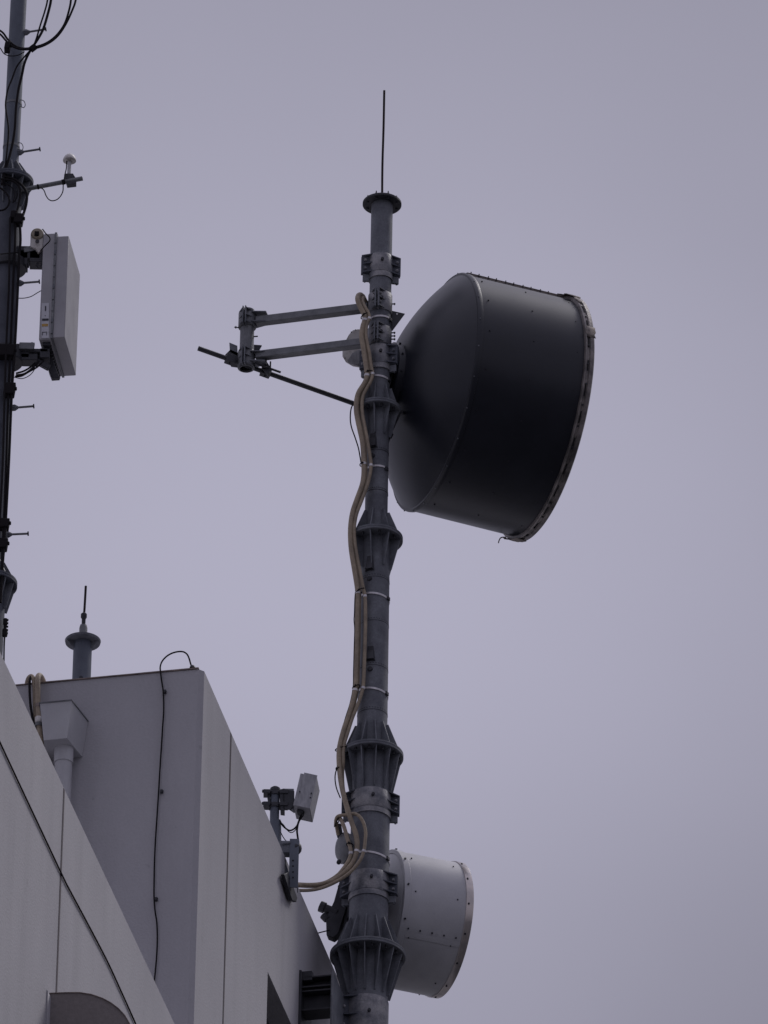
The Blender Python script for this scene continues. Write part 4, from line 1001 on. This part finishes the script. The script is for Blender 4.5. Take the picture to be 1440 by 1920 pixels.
obj('radome', pbox(-.112, 0, 0, Dp, 0, Hh), panelw, pa, bevel=.006)
bh = obj('back_housing', pbox(-.238, -.125, -.004, Dp - .02, -.015, Hh + .035), panelw, pa, bevel=.008)
obj('joint_flange', pbox(-.130, -.108, -.012, Dp + .01, -.01, Hh + .04), galv, pa, bevel=.003)
for k in range(9):
    h_ = .06 + (Hh - .12) * k / 8
    obj('latch', pbox(-.128, -.112, -.022, -.010, h_ - .022, h_ + .022), steel if k % 3 == 1 else galv, pa)
# heat fins under the housing
mb = MB()
for k in range(12):
    s_ = .04 + .052 * k; m_ = pbox(-.21, -.14, s_, s_ + .02, -.05, -.016); mb.add(m_.v, m_.f)
obj('fins', mb, steel_dark, pa)
def stick(px1, px2, y1, y2, m_, nm):
    def on(x, y): return PL(x, y, pt(0, -.008, 0), uu)
    p4 = [on(px1, y1), on(px2, y1), on(px2 - .5, y2), on(px1 - .5, y2)]; mbx = MB(); mbx.prism(p4, -uu * .002); obj(nm, mbx, m_, bh)
pale = M('sticker_white', (0.52, 0.52, 0.56), (0.46, 0.46, 0.5), 0.5, scale=20)
stick(78.2, 92.0, 568.5, 634, pale, 'label_plate')
def stick2(px1, px2, y1, y2, m_, nm, off=-.0115):
    p4 = [PL(x, y, pt(0, off, 0), uu) for x, y in ((px1, y1), (px2, y1 - .4), (px2, y2 - .4), (px1, y2))]; mbx = MB(); mbx.prism(p4, -uu * .0015); obj(nm, mbx, m_, bh)
stick2(79, 91, 597.5, 601.5, blackp, 'warning_mark'); stick2(78.5, 90, 607.5, 612, orangep, 'warning_mark'); stick2(84.3, 86.5, 574, 583, blackp, 'warning_mark'); stick2(84, 85.5, 591.5, 593, blackp, 'warning_mark')
stick2(79, 88, 622.5, 623.5, blackp, 'warning_mark'); stick2(79, 80, 623, 629, blackp, 'warning_mark'); stick2(87, 88, 623, 629, blackp, 'warning_mark')
# mount: upper and lower brackets between mast and panel
mb = MB(); bx = Vector((1, 0, 0)); by = Vector((0, 1, 0))
for (x, y, hx, hz) in ((55, 484, .10, .045), (68, 487, .06, .065), (40, 490, .06, .08), (48, 474, .08, .03)):
    mb.box(lpx(x, y, .0), bx, by, Z, hx, .07, hz)
for x in (53, 70, 78): mb.cyl(lpx(x, 494, -.05), lpx(x, 502, -.05), .010, n=8)
mb.cyl(lpx(15, 492, .0), lpx(15, 507, .0), .17, n=40)
obj('upper_bracket', mb, steel_dark, pa, bevel=.008)
mb = MB(); mb.prism([lpx(44, 465, -.08), lpx(58, 460, -.08), lpx(72, 462, -.08), lpx(71, 468, -.08), lpx(45, 473, -.08)], Vector((0, .05, 0))); obj('bracket_plate', mb, galv, pa, bevel=.003)
mb = MB()
for (x, y, hx, hz) in ((46, 655, .075, .025), (35, 668, .10, .05), (50, 675, .10, .035), (70, 663, .10, .018), (84, 668, .045, .05), (25, 648, .025, .05)):
    mb.box(lpx(x, y, .0), bx, by, Z, hx, .06, hz)
mb.cyl(lpx(60, 643, -.02), lpx(60, 652, -.02), .018, n=10)
mb.bar(lpx(48, 662, -.0), lpx(52, 676, -.0), .03); mb.bar(lpx(72, 664, 0), lpx(78, 678, 0), .03); mb.bar(lpx(66, 676, 0), lpx(92, 690, 0), .05)
mb.cyl(lpx(8, 660, .0), lpx(8, 682, .0), .17, n=40)
obj('lower_bracket', mb, steel_dark, pa, bevel=.006)
mb = MB(); mb.box(lpx(50, 650, -.08), bx, by, Vector((.1, 0, 1)).normalized(), .07, .02, .035); obj('bracket_plate', mb, galv, pa, bevel=.003)
mb = MB(); mb.prism([lpx(77, 641, .1), lpx(90, 642, .1), lpx(98, 672, .1), lpx(112, 708, .1), (lpx(97, 709, .1)), lpx(92, 696, .1), lpx(90, 684, .1), lpx(80, 665, .1)], Vector((.0, .05, 0))); obj('bottom_frame', mb, steel_dark, pa, bevel=.004)
for i, pts in enumerate(([(30, 700), (44, 696), (56, 689), (66, 680)], [(30, 704), (46, 701), (60, 691), (73, 677)], [(28, 706), (40, 705), (54, 697), (70, 688), (82, 676)], [(26, 707), (40, 710), (52, 706), (62, 697), (74, 676)])):
    mb = MB(); mb.tube([lpx(x, y, -.1 - .02 * i) for x, y in pts], (.009, .011, .009, .004)[i], n=8); obj('lead', mb, rubber, pa)
# rounded cable drum beside the panel's top
dr = thing('beacon_housing', lpx(68, 455, -.05), 'rounded yellowed housing perched beside the top of the panel antenna', 'housing')
c = lpx(70, 437, -.12)
mb = MB(); mb.cyl(c + by * .10, c - by * .0, 12.2 * sL, n=36); obj('cap', mb, yellowed, dr, bevel=.012)
mb = MB(); mb.prism([lpx(57.5, 437, -.10), lpx(82, 438, -.10), lpx(80, 466, -.10), lpx(72, 474, -.10), lpx(66, 466, -.10), lpx(56.5, 462, -.10)], Vector((0, .08, 0))); obj('body', mb, dirtywhite, dr, bevel=.006)
mb = MB(); mb.tube([lpx(80, 430, -.14), lpx(86, 438, -.2), lpx(93, 445, -.22), lpx(93, 452, -.22), lpx(85, 460, -.22), lpx(76, 470, -.2)], .006, n=8); mb.box(lpx(69, 438, -.13), bx, by, Z, .02, .012, .02); obj('lead', mb, rubber, dr)
mb = MB(); c = lpx(70, 453, -.115); mb.cyl(c, c - by * .01, .018, n=16); obj('plug', mb, steel_dark, dr)

for o in scene.objects:
    if '_o' in o: del o['_o']
print('objects', len(scene.objects))
